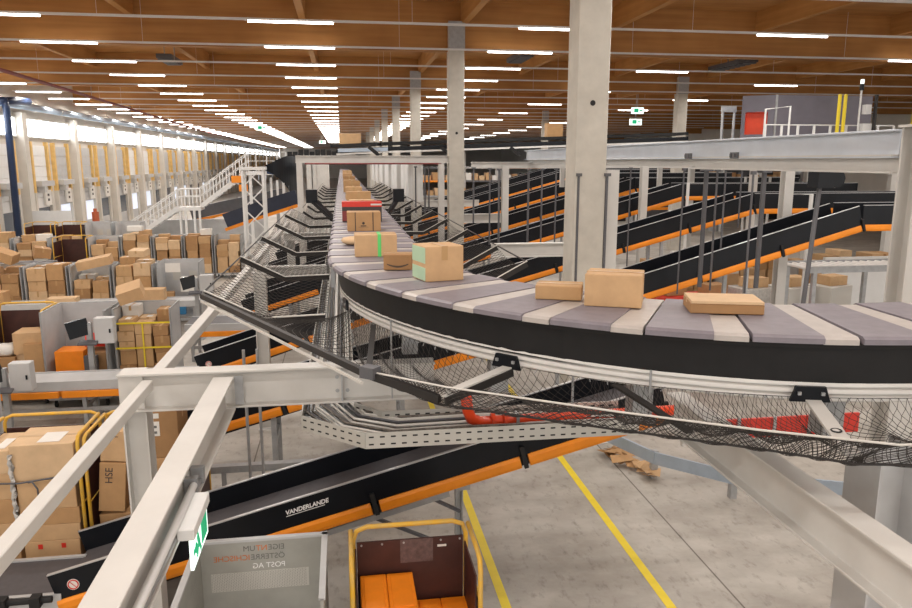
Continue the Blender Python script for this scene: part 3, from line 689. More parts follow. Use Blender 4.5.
# ---------------------------------------------------------------- level belts
def level_belt(label, x0, x1, y0, y1, z, orange=True, m='belt', legs=True):
    t = thing('level_conveyor', label, 'conveyor', ((x0 + x1) / 2, (y0 + y1) / 2, 0))
    MB().box(x0, x1, y0 + .05, y1 - .05, z - .05, z).build('belt', m, t)
    MB().box(x0, x1, y0, y0 + .05, z - .16, z + .02).box(x0, x1, y1 - .05, y1, z - .16, z + .02).build('side_frame', 'sheet_light', t)
    if orange:
        og = MB(); n = max(1, int((x1 - x0) / 1.1))
        for k in range(n): og.box(x0 + (x1 - x0) * k / n + .03, x0 + (x1 - x0) * (k + 1) / n - .03, y0 - .03, y0 + .03, z - .30, z - .17)
        og.build('orange_cover', 'orange', t, bevel=.01)
    n = max(2, int((x1 - x0) / 1.6) + 1)
    for k in range(n):
        x = lerp(x0 + .15, x1 - .15, k / (n - 1))
        MB().box(x - .035, x + .035, y0 + .06, y0 + .13, 0, z - .16).box(x - .035, x + .035, y1 - .13, y1 - .06, 0, z - .16).box(x - .02, x + .02, y0 + .13, y1 - .13, .35, .42).build('leg', 'galv', t)
    MB().box(x0 + .15, x1 - .15, y0 + .07, y0 + .10, .32, .40).build('cross_rail', 'galv', t)
    return t
b = level_belt('wide dark grey level belt at bottom left, meeting the near inclined conveyor', -8.5, -3.05, 7.62, 8.45, .50, False)
MB().tube([(-8.5, 7.57, .50), (-3.12, 7.57, .50)], .035, 10).box(-3.65, -3.55, 7.50, 7.61, .44, .56).box(-3.32, -3.22, 7.50, 7.61, .44, .56).build('front_roller', 'black_matt', b)
level_belt('grey level belt with orange edge in front of the yellow-strapped cage', -12.5, -2.95, 14.3, 15.05, .92, m='sheet_light')
level_belt('short level belt with long orange edge behind the square rail at left', -4.0, -1.9, 18.9, 20.0, .95, m='grey_dark')
level_belt('pale grey level belt in front of the tall rows of carton cages', -15, -4.3, 22.5, 23.25, .92, False, m='sheet_light')
level_belt('dark grey level belt far left behind the second carton row', -16.5, -11.6, 31.3, 32.2, 1.0, False, m='grey_dark')

# ---------------------------------------------------------------- roll cages
def cage(label, x0, x1, y0, y1, h, kind, rz=0., strap=False, sign=False):
    """open-fronted roll cage: kind 'yellow' = tube frame with plywood sides, 'grey' = sheet metal sides"""
    t = thing('roll_cage', label, 'roll cage', ((x0 + x1) / 2, (y0 + y1) / 2, 0), 'roll cages in the sorting hall')
    fm = 'yellow' if kind == 'yellow' else 'galv'
    MB().box(x0, x1, y0, y1, .17, .22).build('base', 'ply' if kind == 'yellow' else 'galv', t)
    for x in (x0 + .1, x1 - .1):
        for y in (y0 + .1, y1 - .1): MB().cyl((x - .02, y, .065), .065, .04, 10, 'x').box(x - .03, x + .03, y - .02, y + .02, .1, .17).build('caster', 'rubber', t)
    if kind == 'yellow':
        r = .022
        MB().tube([(x0, y1, .2), (x0, y1, h - .10), (x0 + .03, y1, h - .03), (x0 + .10, y1, h), (x1 - .10, y1, h), (x1 - .03, y1, h - .03), (x1, y1, h - .10), (x1, y1, .2)], r, 8).build('back_frame', fm, t, smooth=True)
        for x in (x0, x1): MB().tube([(x, y0, .2), (x, y0, h - .12), (x, y0 + .03, h - .04), (x, y0 + .10, h - .02), (x, y1 - .03, h - .02)], r, 8).tube([(x, y0, h * .55), (x, y1, h * .55)], .014, 6).tube([(x, y0, h * .3), (x, y1, h * .3)], .014, 6).build('side_frame', fm, t, smooth=True)
        MB().box(x0 + .02, x1 - .02, y1 - .015, y1, .25, h - .16).build('back_panel', 'ply', t)
        for x in (x0, x1): MB().box(x - .007, x + .007, y0 + .03, y1 - .02, .25, h - .2).build('side_panel', 'ply', t)
    else:
        for (a, b, c, d, nm) in ((x0, x1, y1 - .02, y1, 'back_panel'), (x0, x0 + .02, y0, y1, 'side_panel'), (x1 - .02, x1, y0, y1, 'side_panel')):
            MB().box(a, b, c, d, .22, h - .03).build(nm, 'sheet_light', t)
        MB().tube([(x0, y0, h - .02), (x0, y1, h - .02), (x1, y1, h - .02), (x1, y0, h - .02)], .018, 6).tube([(x0, y0, .2), (x0, y0, h)], .018, 6).tube([(x1, y0, .2), (x1, y0, h)], .018, 6).build('top_frame', fm, t)
        MB().box(x0 + .25, x0 + .5, y1 - .025, y1 - .02, h - .7, h - .4).build('window_slot', 'perf', t); MB().box(x1 - .5, x1 - .25, y1 - .025, y1 - .02, h - .7, h - .4).build('window_slot', 'perf', t)
    if strap:
        for z in (h * .32, h * .58, h * .84): MB().box(x0 - .01, x1 + .01, y0 - .012, y0 - .004, z, z + .035).build('strap', 'yellow_clean', t)
        MB().box((x0 + x1) / 2 - .015, (x0 + x1) / 2 + .015, y0 - .013, y0 - .004, h * .25, h * .84).build('strap', 'yellow_clean', t)
    if sign: MB().box(x0 + .25, x1 - .55, y0 - .008, y0 - .002, h - .3, h - .02).build('paper_sign', 'paper', t)
    return t
FL = ['brown', 'tan', 'pale brown', 'dark tan']
SZ = lambda sx, sy, sz: 'flat' if sz < .2 else ('tall' if sz > max(sx, sy) else 'boxy')
def small_box(label, x, y, z, size, rz=0, m=None, group='cartons packed in the roll cages', tilt=None, nm='carton'):
    o = MB().box(-size[0] / 2, size[0] / 2, -size[1] / 2, size[1] / 2, 0, size[2]).build(nm, m or rng.choice(CB), origin=(0, 0, 0))
    o.location = (x, y, z); o.rotation_euler = (tilt[0] if tilt else 0, tilt[1] if tilt else 0, rz)
    return tag(o, label, 'box', group)
def near_box(label, x, y, z, size, rz, m, group, tilt=(0, 0), tape='tape', lab=None, front=False):
    t = thing('carton', label, 'box', (0, 0, 0), group); ORG[t.name] = Vector((0, 0, 0))
    sx, sy, sz = size
    MB().box(-sx / 2, sx / 2, -sy / 2, sy / 2, 0, sz).build('box_body', m, t, bevel=.006)
    if front: MB().box(-.025, .025, -sy / 2, sy / 2, sz, sz + .002).box(-.025, .025, -sy / 2 - .002, -sy / 2, sz * .6, sz).build('tape', tape, t)
    else: MB().box(-sx / 2 - .002, sx / 2 + .002, -.025, .025, sz, sz + .002).box(-sx / 2 - .002, -sx / 2, -.025, .025, sz * .7, sz).box(sx / 2, sx / 2 + .002, -.025, .025, sz * .7, sz).build('tape', tape, t)
    if lab: MB().box(-sx * .1, sx * .25, -.05 - sy * .3, -.03 + sy * .2, sz + .002, sz + .004).build('shipping_label', 'paper', t)
    t.location = (x, y, z); t.rotation_euler = (tilt[0], tilt[1], rz); return t
COLS = {1: ['middle'], 2: ['left', 'right'], 3: ['left', 'middle', 'right']}
def fill(where, x0, x1, y0, y1, z0, top, ncol, seed, rows=('front', 'back'), near=False, minh=.16, maxh=.42, jag=.25):
    q = random.Random(seed); W = (x1 - x0) / ncol; D = (y1 - y0) / len(rows); n = 0
    for ri, rn in enumerate(rows):
        for ci in range(ncol):
            z = z0 + .005; cap = top - q.random() * jag + (.12 if rn == 'back' else 0); k = 0; st = []
            while z < cap - minh * .8 and k < 9:
                h = min(q.uniform(minh, maxh), max(cap - z, minh)); sx = W * q.uniform(.84, .98); sy = D * q.uniform(.72, .95); st.append((z, h, sx, sy)); z += h + .004; k += 1
            for k, (zz, h, sx, sy) in enumerate(st):
                pos = 'topmost' if k == len(st) - 1 else ('%s up' % ordn(k))
                cn = COLS[ncol][ci]; lab = '%s carton, %s in the %s %s stack, %s' % (SZ(sx, sy, h), pos, cn, rn, where)
                x = x0 + W * (ci + .5) + (W - sx) * q.uniform(-.45, .45); y = y0 + D * (ri + .5) - (D - sy) / 2 * q.uniform(-.2, .95)
                m = q.choice(CB) if q.random() > .05 else M[q.choice(['paper', 'rope'])]
                last = k == len(st) - 1; rz = q.uniform(-.25, .25) * (.4 if not last else 1) * .3
                if near: near_box(lab, x, y, zz, (sx, sy, h), 0 if near == 1 else rz * .3, m, 'cartons packed in the roll cages', lab=last and q.random() < .5, front=near == 2)
                else: small_box(lab, x, y, zz, (sx * .98, sy * .96, h), rz, m)
                n += 1
    return n
# nearest row, bottom left
cage('yellow-framed brown roll cage of big cartons at the far bottom left', -5.45, -4.35, 8.72, 9.55, 1.85, 'yellow')
fill('far bottom-left cage', -5.4, -4.4, 8.76, 9.5, .22, 1.9, 2, 5, near=True, rows=('front',), minh=.3, maxh=.45)
cage('yellow-framed cage with its brown right side, stacked with big cartons at bottom left', -4.25, -3.13, 8.72, 9.55, 1.88, 'yellow')
G = 'cartons packed in the roll cages'
W0 = 'the bottom-left yellow cage'
zz = .222
for (h, w, x, lab, m_) in ((.34, .62, -3.42, 'carton with red marks, lowest of the front stack in ' + W0, 1), (.20, .70, -3.44, 'wide flat carton, second up in the front stack in ' + W0, 1), (.20, .66, -3.41, 'flat carton, third up in the front stack in ' + W0, 0), (.36, .64, -3.42, 'carton behind the black strap, fourth up in ' + W0, 1), (.44, .70, -3.43, 'largest carton with white label, topmost of the front stack in ' + W0, 3)):
    o = near_box(lab, x - .11, 9.06, zz, (w, .62, h), 0, CB[m_], G, lab=(h == .44))
    if 'red marks' in lab: MB().box(-.16, -.11, -.314, -.31, .24, .30).box(.10, .15, -.314, -.31, .24, .30).build('red_mark', 'red', o)
    zz += h + .002
zz = .222
for k, (h, m_) in enumerate(((.3, 4), (.28, 1), (.3, 0), (.32, 1), (.28, 3))):
    near_box('carton left of the big ones, %s from the bottom in %s' % (ordn(k), W0), -4.05, 9.08, zz, (.31, .62, h), 0, CB[m_], G, lab=k == 4); zz += h + .002
near_box('loose carton lying on top of the left stack, back of ' + W0, -3.95, 9.3, zz + .12, (.33, .3, .17), 0, CB[3], G, lab=True) if False else None
t = thing('plastic_wrap', 'clear crinkled plastic film hanging between the cartons of the bottom-left cage', 'plastic wrap', (-3.88, 8.7, .9))
MB().add([(-3.90 + .05 * (i % 2) + .012 * math.sin(k * 2.1 + i), 8.725 - .012 * math.sin(k * 1.3 + 2 * i), .85 + .055 * k) for k in range(16) for i in range(3)], [(k * 3 + i, k * 3 + i + 1, k * 3 + i + 4, k * 3 + i + 3) for k in range(15) for i in range(2)]).build('film', 'film', t, smooth=True)
st = MB().tube([(-4.25, 8.70, 1.35), (-3.8, 8.70, 1.33), (-3.2, 8.70, 1.40), (-3.13, 8.70, 1.42)], .011, 6).tube([(-3.7, 8.70, 1.33), (-3.65, 8.69, 1.34), (-3.6, 8.69, 1.25), (-3.6, 8.69, 1.17)], .010, 6)
tag(st.build('strap', 'grey_dark', smooth=True), 'thin black strap drawn across the cartons of the bottom-left cage', 'strap')
cage('yellow roll cage with dark brown sides holding the lettered leaning carton', -3.07, -1.85, 8.75, 9.6, 1.85, 'yellow')
W1 = 'the dark brown cage behind the corner post'
near_box('carton standing lowest left in ' + W1, -2.83, 9.1, .222, (.36, .5, .58), 0, CB[0], G)
o = near_box('tall leaning carton with black capital letters, beside the corner post', -2.86, 9.05, .84, (.30, .42, .62), 0, CB[0], G, tilt=(0, .10), tape='tape_dark')
text('lettering', 'HSE', .12, 'print', o, Matrix.Translation(Vector((.0, -.213, .36))) @ Matrix.Rotation(-PI / 2, 4, 'Y') @ Matrix.Rotation(PI / 2, 4, 'X'))
o = near_box('small leaning carton topmost in ' + W1, -2.80, 9.06, 1.47, (.29, .40, .38), 0, CB[1], G, tilt=(0, .10), tape='tape_dark')
text('lettering', 'H', .10, 'print', o, Matrix.Translation(Vector((.05, -.203, .30))) @ Matrix.Rotation(-PI / 2, 4, 'Y') @ Matrix.Rotation(PI / 2, 4, 'X'))
near_box('carton standing lowest right in ' + W1, -2.26, 9.1, .222, (.5, .6, .52), 0, CB[2], G)
near_box('middle carton of the right stack in ' + W1, -2.25, 9.1, .744, (.48, .58, .75), 0, CB[0], G)
o = near_box('upright carton with white paper labels, seen right of the corner post', -2.23, 9.1, 1.496, (.42, .56, .60), 0, CB[2], G)
MB().box(-.16, -.0, -.284, -.28, .28, .46).box(-.10, .0, -.284, -.28, .50, .56).build('paper_label', 'paper', o); MB().box(-.14, -.03, -.286, -.284, .31, .34).box(-.14, -.03, -.286, -.284, .38, .41).build('label_print', 'print_grey', o)
# second row behind the belt with the orange edge
cage('yellow cage with brown sides cut off at the left edge, second row', -8.7, -7.45, 15.8, 16.7, 2.02, 'yellow')
fill('left-edge cage of row two', -8.6, -7.5, 15.85, 16.6, .22, .95, 2, 12, rows=('front',))
cage('yellow cage with brown back and half-filled with cartons, second row', -7.3, -6.15, 15.9, 16.8, 2.02, 'yellow')
W2 = 'the half-filled brown-backed cage'
small_box('big carton on top at right in ' + W2, -6.5, 16.35, 1.07, (.62, .6, .44), .05, CB[1]); small_box('carton under the big one in ' + W2, -6.48, 16.34, .222, (.6, .5, .84), 0, CB[3])
small_box('small carton at the front right in ' + W2, -6.38, 15.99, .222, (.36, .14, 1.08), 0, CB[0]); small_box('carton lowest left in ' + W2, -7.0, 16.2, .222, (.42, .5, .80), .1, CB[2])
bag('crumpled pale mailing bag at left in ' + W2, (-7.0, 16.2), (.2, .2, .13), 1.024, 'paper', 8); bpy.data.objects['parcel_bag.001']['group'] = 'parcels in the roll cages'
cage('open grey sheet-metal cage with an orange crate and red parcel, second row', -6.05, -4.85, 15.6, 16.75, 2.02, 'grey')
small_box('bright orange crate in the grey cage of the second row', -5.62, 15.95, .222, (.55, .5, .95), 0, M['orange_crate'], nm='crate')
o = small_box('red and white parcel tilted on cartons in the grey second-row cage', -5.22, 16.15, 1.24, (.42, .34, .14), .3, M['red'], tilt=(.3, .1)); 
small_box('brown carton below the red parcel in the grey second-row cage', -5.12, 16.1, .222, (.36, .6, .88), 0, CB[2]); small_box('white parcel leaning at the right of the grey second-row cage', -5.02, 16.5, 1.11, (.24, .2, .3), .2, M['paper'])
small_box('grey parcel at the front of the grey second-row cage', -5.2, 15.7, .222, (.25, .12, .85), 0, M['grey_dark'])
cage('roll cage of cartons held by yellow straps, second row beside the square rail', -4.72, -3.6, 15.75, 16.7, 2.02, 'grey', strap=True)
fill('yellow-strapped cage', -4.68, -3.64, 15.76, 16.66, .22, 1.98, 3, 21, minh=.2, maxh=.4, near=2)
small_box('carton tilted on top of the yellow-strapped cage', -4.45, 16.3, 2.16, (.5, .5, .26), .15, CB[1], tilt=(.25, -.3)); small_box('carton lying at the back on top of the yellow-strapped cage', -4.35, 16.55, 2.3, (.5, .3, .2), .1, CB[3]) if False else None
# third row
names3 = ['first', 'second', 'third', 'fourth', 'fifth']
for i, (x0, x1, kind, top, nc, sd) in enumerate(((-12.3, -11.0, 'grey', 1.85, 3, 31), (-10.9, -9.7, 'grey', 1.8, 3, 32), (-9.6, -8.4, 'grey', 2.0, 3, 33), (-8.3, -7.15, 'grey', 1.42, 3, 34), (-7.05, -5.9, 'grey', 1.95, 3, 35))):
    nm = '%s cage of row three' % names3[i]
    cage('grey roll cage full of cartons, %s from the left in the third row' % names3[i], x0, x1, 23.9, 24.9, 1.85, kind)
    fill(nm, x0 + .06, x1 - .06, 23.92, 24.85, .22, top + .1, 2, sd, minh=.26, maxh=.52, near=2, jag=.3)
for i, (x, y, sz_, rz_, tl) in enumerate(((-11.8, 24.3, (.5, .4, .3), .3, (.2, .1)), (-10.6, 24.5, (.55, .4, .22), -.3, (0, .15)), (-9.2, 24.3, (.45, .4, .3), .5, (.1, .2)), (-6.3, 24.2, (.5, .45, .2), -.2, (.12, 0)))):
    near_box('loose carton tipped on the top of the third row, %s from the left' % ordn(i), x, y, 2.1, sz_, rz_, CB[i], 'cartons packed in the roll cages', tilt=tl, front=True)
small_box('long carton lying aslant on top of the third-row cages', -7.62, 24.25, 1.79, (1.0, .5, .26), .12, CB[1], tilt=(.08, -.2)); small_box('tilted carton on the second third-row cage', -10.3, 24.2, 2.06, (.8, .45, .3), -.1, CB[0], tilt=(.1, .35))
cage('empty-looking grey cage with white paper signs, last in the third row', -5.75, -4.5, 23.9, 24.9, 1.9, 'grey', sign=True)
small_box('white carton with red lettering in the signed grey cage', -4.85, 24.15, .955, (.5, .3, .45), 0, M['paper'], nm='carton'); ro = bpy.data.objects['carton'] if False else None
small_box('small brown parcel in the signed grey cage', -5.5, 24.2, .222, (.3, .4, .7), .1, CB[0]); small_box('teal parcel in the signed grey cage', -5.15, 24.2, .222, (.26, .3, .5), .1, M['blue'])
small_box('long flat carton lying on the pale belt, before the third-row cages', -8.2, 22.9, .922, (.8, .45, .14), .03, CB[3]); o = small_box('carton with dark arc lying left on the pale belt', -10.1, 22.9, .922, (.75, .5, .36), .03, CB[0]); small_box('carton lying right on the pale belt near the strapped cage', -5.7, 22.9, .922, (.75, .45, .34), .03, CB[1])
# fourth row
n4 = ['first', 'second', 'third', 'fourth', 'fifth', 'sixth', 'seventh', 'eighth']
for i, (x0, x1, kind, top, sd) in enumerate(((-14.9, -13.65, 'grey', 2.2, 41), (-13.5, -12.2, 'grey', 1.75, 42), (-12.0, -10.7, 'yellow', .6, 43), (-10.6, -9.4, 'grey', 1.6, 44), (-9.3, -8.1, 'grey', 1.9, 45), (-8.0, -6.85, 'grey', 1.85, 46), (-6.75, -5.6, 'grey', 1.85, 47), (-5.5, -4.4, 'grey', 1.6, 48))):
    cage('%s roll cage, %s from the left in the fourth row' % ('yellow brown-backed' if kind == 'yellow' else 'grey carton-filled', n4[i]), x0, x1, 33.0, 34.0, 1.85, kind)
    fill('%s cage of row four' % n4[i], x0 + .06, x1 - .06, 33.02, 33.93, .22, top + (.12 if kind == 'grey' else 0), 2, sd, minh=.22, maxh=.45)
small_box('bright blue crate on the fourth-row cages at left', -9.95, 33.2, 1.9, (.5, .4, .25), 0, M['blue'], nm='crate') if False else None
small_box('white carton with pale label on the fifth fourth-row cage', -8.7, 33.1, 2.1, (.6, .3, .2), 0, M['paper'])
# fifth row, thinner
for i, (x0, kind) in enumerate(((-15.4, 'yellow'), (-14.0, 'yellow'), (-12.6, 'grey'), (-11.2, 'grey'))):
    cage('%s roll cage near the dock doors, %s from the left in the fifth row' % ('brown-panelled yellow' if kind == 'yellow' else 'grey', n4[i]), x0, x0 + 1.2, 39, 40, 2.0, kind)
    fill('%s cage of row five' % n4[i], x0 + .05, x0 + 1.15, 39.05, 39.95, .22, 1.5, 2, 60 + i, rows=('front',), minh=.3, maxh=.5)
# white screen box near the doors
o = MB().box(-16.9, -14.9, 44, 44.1, 0, 2.3); tag(o.build('partition_screen', 'white'), 'white partition screen standing before the dock doors at left', 'screen')
o = MB().cyl((-14.7, 47.5, 0), .2, 2.0, 14); o.cyl((-14.7, 47.5, 2.0), .1, .2, 10); tag(o.build('gas_cylinder', 'brick_red'), 'red-orange cylinder standing by the dock doors', 'cylinder')
# consoles between belts
def console(label, x, y, h, rz=0, cab=True, orange=False):
    t = thing('control_console', label, 'control console', (x, y, 0), 'control consoles by the level belts')
    MB().box(x - .05, x + .05, y - .05, y + .05, 0, h).build('post', 'galv', t)
    MB().obox((x - .18, y - .09, h - .1), (.40, .04, .34), Matrix.Rotation(R(20), 3, 'Z') @ Matrix.Rotation(R(-12), 3, 'Y')).build('monitor', 'screen', t)
    if cab:
        c_ = MB().box(x + .12, x + .48, y - .10, y + .12, h - .42, h + .1).build('cabinet', 'grey_cab', t, bevel=.01); MB().box(x + .40, x + .43, y - .115, y - .10, h - .2, h - .12).build('cabinet_lock', 'black', c_)
    MB().obox((x + .0, y - .14, h - .38), (.36, .16, .03), Matrix.Rotation(R(20), 3, 'X')).build('keyboard_shelf', 'grey_dark', t)
    MB().box(x - .15, x + .15, y - .15, y + .15, 0, .02).build('foot_plate', 'galv', t)
console('monitor and pale cabinet on a post before the grey second-row cage', -5.05, 15.3, 1.85)
console('monitor and pale cabinet on a post at the left edge below the second row', -6.1, 13.9, 1.35)
console('pale cabinet and screen on a post beside the square rail, third row', -4.15, 21.5, 1.75)
o = thing('machine_cabinet', 'grey machine cabinet with dark panel at the left edge above the carton cages', 'cabinet', (-6.3, 12.5, 0))
MB().box(-6.7, -5.75, 12.0, 12.9, 0, 1.45).build('body', 'sheet_light', o, bevel=.01); MB().box(-6.3, -5.8, 11.985, 12.0, .6, 1.1).build('dark_panel', 'grey_dark', o); MB().box(-5.6, -5.52, 12.2, 12.3, 0, 1.9).build('post', 'galv', o)

# ---------------------------------------------------------------- bottom centre: grey container and yellow cage with crates
t = thing('metal_container', 'grey sheet-metal container with mirrored lettering and perforated strip, bottom centre', 'container', (-.78, 5.5, 0))
x0, x1, yb, yf, h = -1.30, -.22, 6.05, 5.05, 1.82
MB().box(x0, x1, yb - .03, yb, .2, h).build('back_panel', 'sheet', t, bevel=.004)
MB().box(x0, x0 + .025, yf, yb - .03, .2, h - .0).build('side_panel', 'sheet', t); MB().box(x1 - .025, x1, yf, yb - .03, .2, h).build('side_panel', 'sheet', t)
MB().box(x0 - .012, x1 + .012, yb - .04, yb + .01, h - .01, h + .012).box(x0 - .012, x0 + .037, yf, yb, h - .01, h + .012).box(x1 - .037, x1 + .012, yf, yb, h - .01, h + .012).build('top_edge', 'sheet_light', t)
MB().box(x0, x1, yf, yb, .14, .2).build('base', 'galv', t)
for x in (x0 + .12, x1 - .12):
    for y in (yf + .12, yb - .12): MB().cyl((x - .02, y, .07), .07, .04, 12, 'x').build('caster', 'rubber', t)
pf = MB()
pf.box(x0 + .10, x1 - .16, yb - .034, yb - .030, 1.36, 1.53); pfo = pf.build('perforated_strip', 'perf', t)
hs = MB()
for i in range(56):
    for k in range(11): 
        xx = x0 + .108 + i * .0143; z_ = 1.368 + k * .0148 + (.007 if i % 2 else 0)
        hs.add([(xx - .0038, yb - .0345, z_), (xx, yb - .0345, z_ - .0038), (xx + .0038, yb - .0345, z_), (xx, yb - .0345, z_ + .0038)], [(0, 1, 2, 3)])
hs.build('hole_pattern', 'print_grey', pfo)['kind'] = 'stuff'
hs = MB()
for i in range(34):
    for k in range(26):
        yy = yb - .08 - i * .017; z_ = 1.1 + k * .02
        hs.add([(x0 + .0256, yy - .004, z_), (x0 + .0256, yy, z_ - .004), (x0 + .0256, yy + .004, z_), (x0 + .0256, yy, z_ + .004)], [(0, 1, 2, 3)])
hs.build('hole_pattern', 'perf', t)['kind'] = 'stuff'
def mir(body, x, z, size, m): text('lettering', body, size, m, t, Matrix.Translation(Vector((x, yb - .0325, z))) @ Matrix.Rotation(PI / 2, 4, 'X') @ Matrix.Scale(-1, 4, (1, 0, 0)), extrude=.0005)
mir('EIGE', x1 - .355, 1.722, .070, 'print_grey'); mir('NT', x1 - .50, 1.722, .070, 'print_orange'); mir('UM', x1 - .60, 1.722, .070, 'print_grey')
mir('\u00d6STERRE', x1 - .355, 1.640, .070, 'print_grey'); mir('ICHISCHE', x1 - .648, 1.640, .070, 'print_orange'); mir('POST AG', x1 - .355, 1.558, .068, 'print_white')
MB().box(x0 - .035, x0 + .0, yf + .1, yf + .14, 1.30, 1.34).box(x1 - .05, x1 + .02, yf + .35, yf + .40, 1.45, 1.47).build('latch', 'galv', t)
t = thing('roll_cage', 'worn yellow tube cage with dark brown panels holding orange crates, bottom centre', 'roll cage', (.55, 5.6, 0))
x0, x1, yf, yb, h = .01, 1.01, 5.42, 6.05, 1.85
MB().tube([(x0, yb, .2), (x0, yb, h - .12), (x0 + .03, yb, h - .035), (x0 + .12, yb, h), (x1 - .12, yb, h), (x1 - .03, yb, h - .035), (x1, yb, h - .12), (x1, yb, .2)], .022, 10).build('back_frame', 'yellow', t, smooth=True)
for x in (x0 - .02, x1 + .02): MB().tube([(x, yf, .2), (x, yf, h - .14), (x, yf + .04, h - .05), (x, yf + .14, h - .03), (x, yb, h - .03)], .021, 10).tube([(x, yf, 1.0), (x, yb, 1.0)], .014, 6).tube([(x, yf, 1.45), (x, yb, 1.45)], .014, 6).build('side_frame', 'yellow', t, smooth=True)
bp = MB().box(x0 + .03, x1 - .03, yb - .035, yb - .015, .2, h - .13).build('back_panel', 'ply', t)
MB().box(x0 + .41, x0 + .70, yb - .038, yb - .035, 1.50, 1.72).build('faded_patch', 'ply_faded', bp); MB().box(x0 + .74, x0 + .82, yb - .038, yb - .035, 1.63, 1.65).build('sticker', 'paper', bp)
rv = MB()
for xx in (.08, .26, .45, .78, .95): rv.cyl((xx, yb - .045, h - .155), .009, .012, 8, 'y')
rv.build('rivet', 'galv', bp)
for x in (x0 + .012, x1 - .02): MB().box(x, x + .012, yf + .02, yb - .04, .25, h - .18).build('side_panel', 'ply', t)
MB().box(x0, x1, yf, yb, .15, .2).build('base', 'ply', t)
for x in (x0 + .1, x1 - .1):
    for y in (yf + .1, yb - .1): MB().cyl((x - .02, y, .075), .075, .04, 12, 'x').build('caster', 'rubber', t)
MB().tube([(x1 + .045, yf + .3, 1.05), (x1 + .06, yf + .3, 1.3), (x1 + .045, yf + .3, 1.36)], .02, 8).build('bumper', 'rubber', t)
def crate(label, xa, xb, ya, yb_, z, h_, grooves):
    o = thing('crate', label, 'crate', ((xa + xb) / 2, (ya + yb_) / 2, z), 'orange crates in the yellow cage')
    MB().box(xa, xb, ya, yb_, z, z + h_).build('crate_body', 'orange_crate', o, bevel=.006)
    MB().box(xa + .03, xb - .03, ya + .05, yb_ - .05, z + h_, z + h_ + .006).build('lid', 'orange_crate', o, bevel=.004)
    if grooves:
        rb = MB()
        for gx in (xa + .004, (xa + xb) / 2, xb - .016): rb.box(gx, gx + .012, ya - .006, ya, z + .02, z + h_ - .01)
        rb.box(xa, xb, ya - .008, ya, z + h_ - .02, z + h_); rb.build('rib', 'orange_crate', o)
for i, (xa, xb, lab) in enumerate(((.06, .285, 'left'), (.29, .52, 'right'))):
    for k in range(3): crate('bright orange crate in the yellow cage, %s stack, %s from the bottom' % (('tall left', 'tall middle')[i], ordn(k)), xa, xb, 5.42, 5.98, .202 + k * .41, .405, True)
for i, (xa, xb) in enumerate(((.545, .765), (.77, .995))):
    for k in range(2): crate('bright orange crate in the yellow cage, %s low stack, %s' % (('left', 'right')[i], ('bottom', 'top')[k]), xa, xb, 5.42, 5.98, .202 + k * .475, .47, True)
# floor debris, guard rail, trunking on the floor
q = random.Random(4)
for i, (dx, dy) in enumerate(((0, 0), (.32, -.5), (.10, -.18))):
    mb = MB(); 
    for k in range(7):
        a = q.uniform(0, 6.28); cx, cy = 4.5 + dx + q.uniform(-.14, .14), 11.45 + dy * 1.6 + q.uniform(-.2, .2); w = q.uniform(.08, .2); zc = .01 + k * .016
        vs = [(cx + w * math.cos(a) * u - .5 * w * math.sin(a) * v, cy + w * math.sin(a) * u + .5 * w * math.cos(a) * v, zc + q.uniform(.0, .10)) for u, v in ((-1, -1), (1, -1), (1.1, 1), (-.9, 1))]
        mb.add(vs + [(x, y, z + .006) for x, y, z in vs], [(0, 1, 2, 3), (7, 6, 5, 4), (0, 4, 5, 1), (1, 5, 6, 2), (2, 6, 7, 3), (3, 7, 4, 0)])
    tag(mb.build('torn_cardboard', [CB[2], CB[1], CB[0]][i]), 'torn brown cardboard scraps on the concrete floor, %s clump' % ('left', 'right dark', 'rear')[i], 'cardboard scraps', 'cardboard scraps on the floor')
t = thing('guard_rail', 'grey steel guard rail bending along the floor behind the net', 'guard rail', (5.6, 11.6, 0))
MB().bar((4.15, 12.2, .35), (4.81, 10.51, .35), .04, .2).bar((4.81, 10.51, .35), (5.68, 9.61, .35), .04, .2).bar((5.68, 9.61, .35), (7.4, 8.9, .35), .04, .2).build('rail', 'duct', t)
for (x, y) in ((4.2, 12.15), (4.83, 10.53), (5.7, 9.64), (7.3, 9.0)): MB().box(x - .05, x + .05, y - .05 + .05, y + .1, 0, .45).build('post', 'galv', t)
t = thing('floor_trunking', 'long grey conduit on low feet across the floor behind the near inclined conveyor', 'conduit', (0, 11, 0))
MB().box(-3.2, .6, 10.35, 10.47, .60, .70).build('trunk', 'galv', t)
for x in (-3.0, -1.8, -.9, .3): MB().box(x - .03, x + .03, 10.38, 10.44, 0, .6).box(x - .12, x + .12, 10.3, 10.5, 0, .02).build('foot', 'galv', t)
for x, y in ((-1.32, 9.6), (-1.15, 9.62)): tag(MB().cyl((x, y, 0), .02, 2.6, 8).build('hanger_rod', 'galv'), 'thin grey rod standing behind the near inclined conveyor, %s' % ('left one' if x < -1.2 else 'right one'), 'rod')
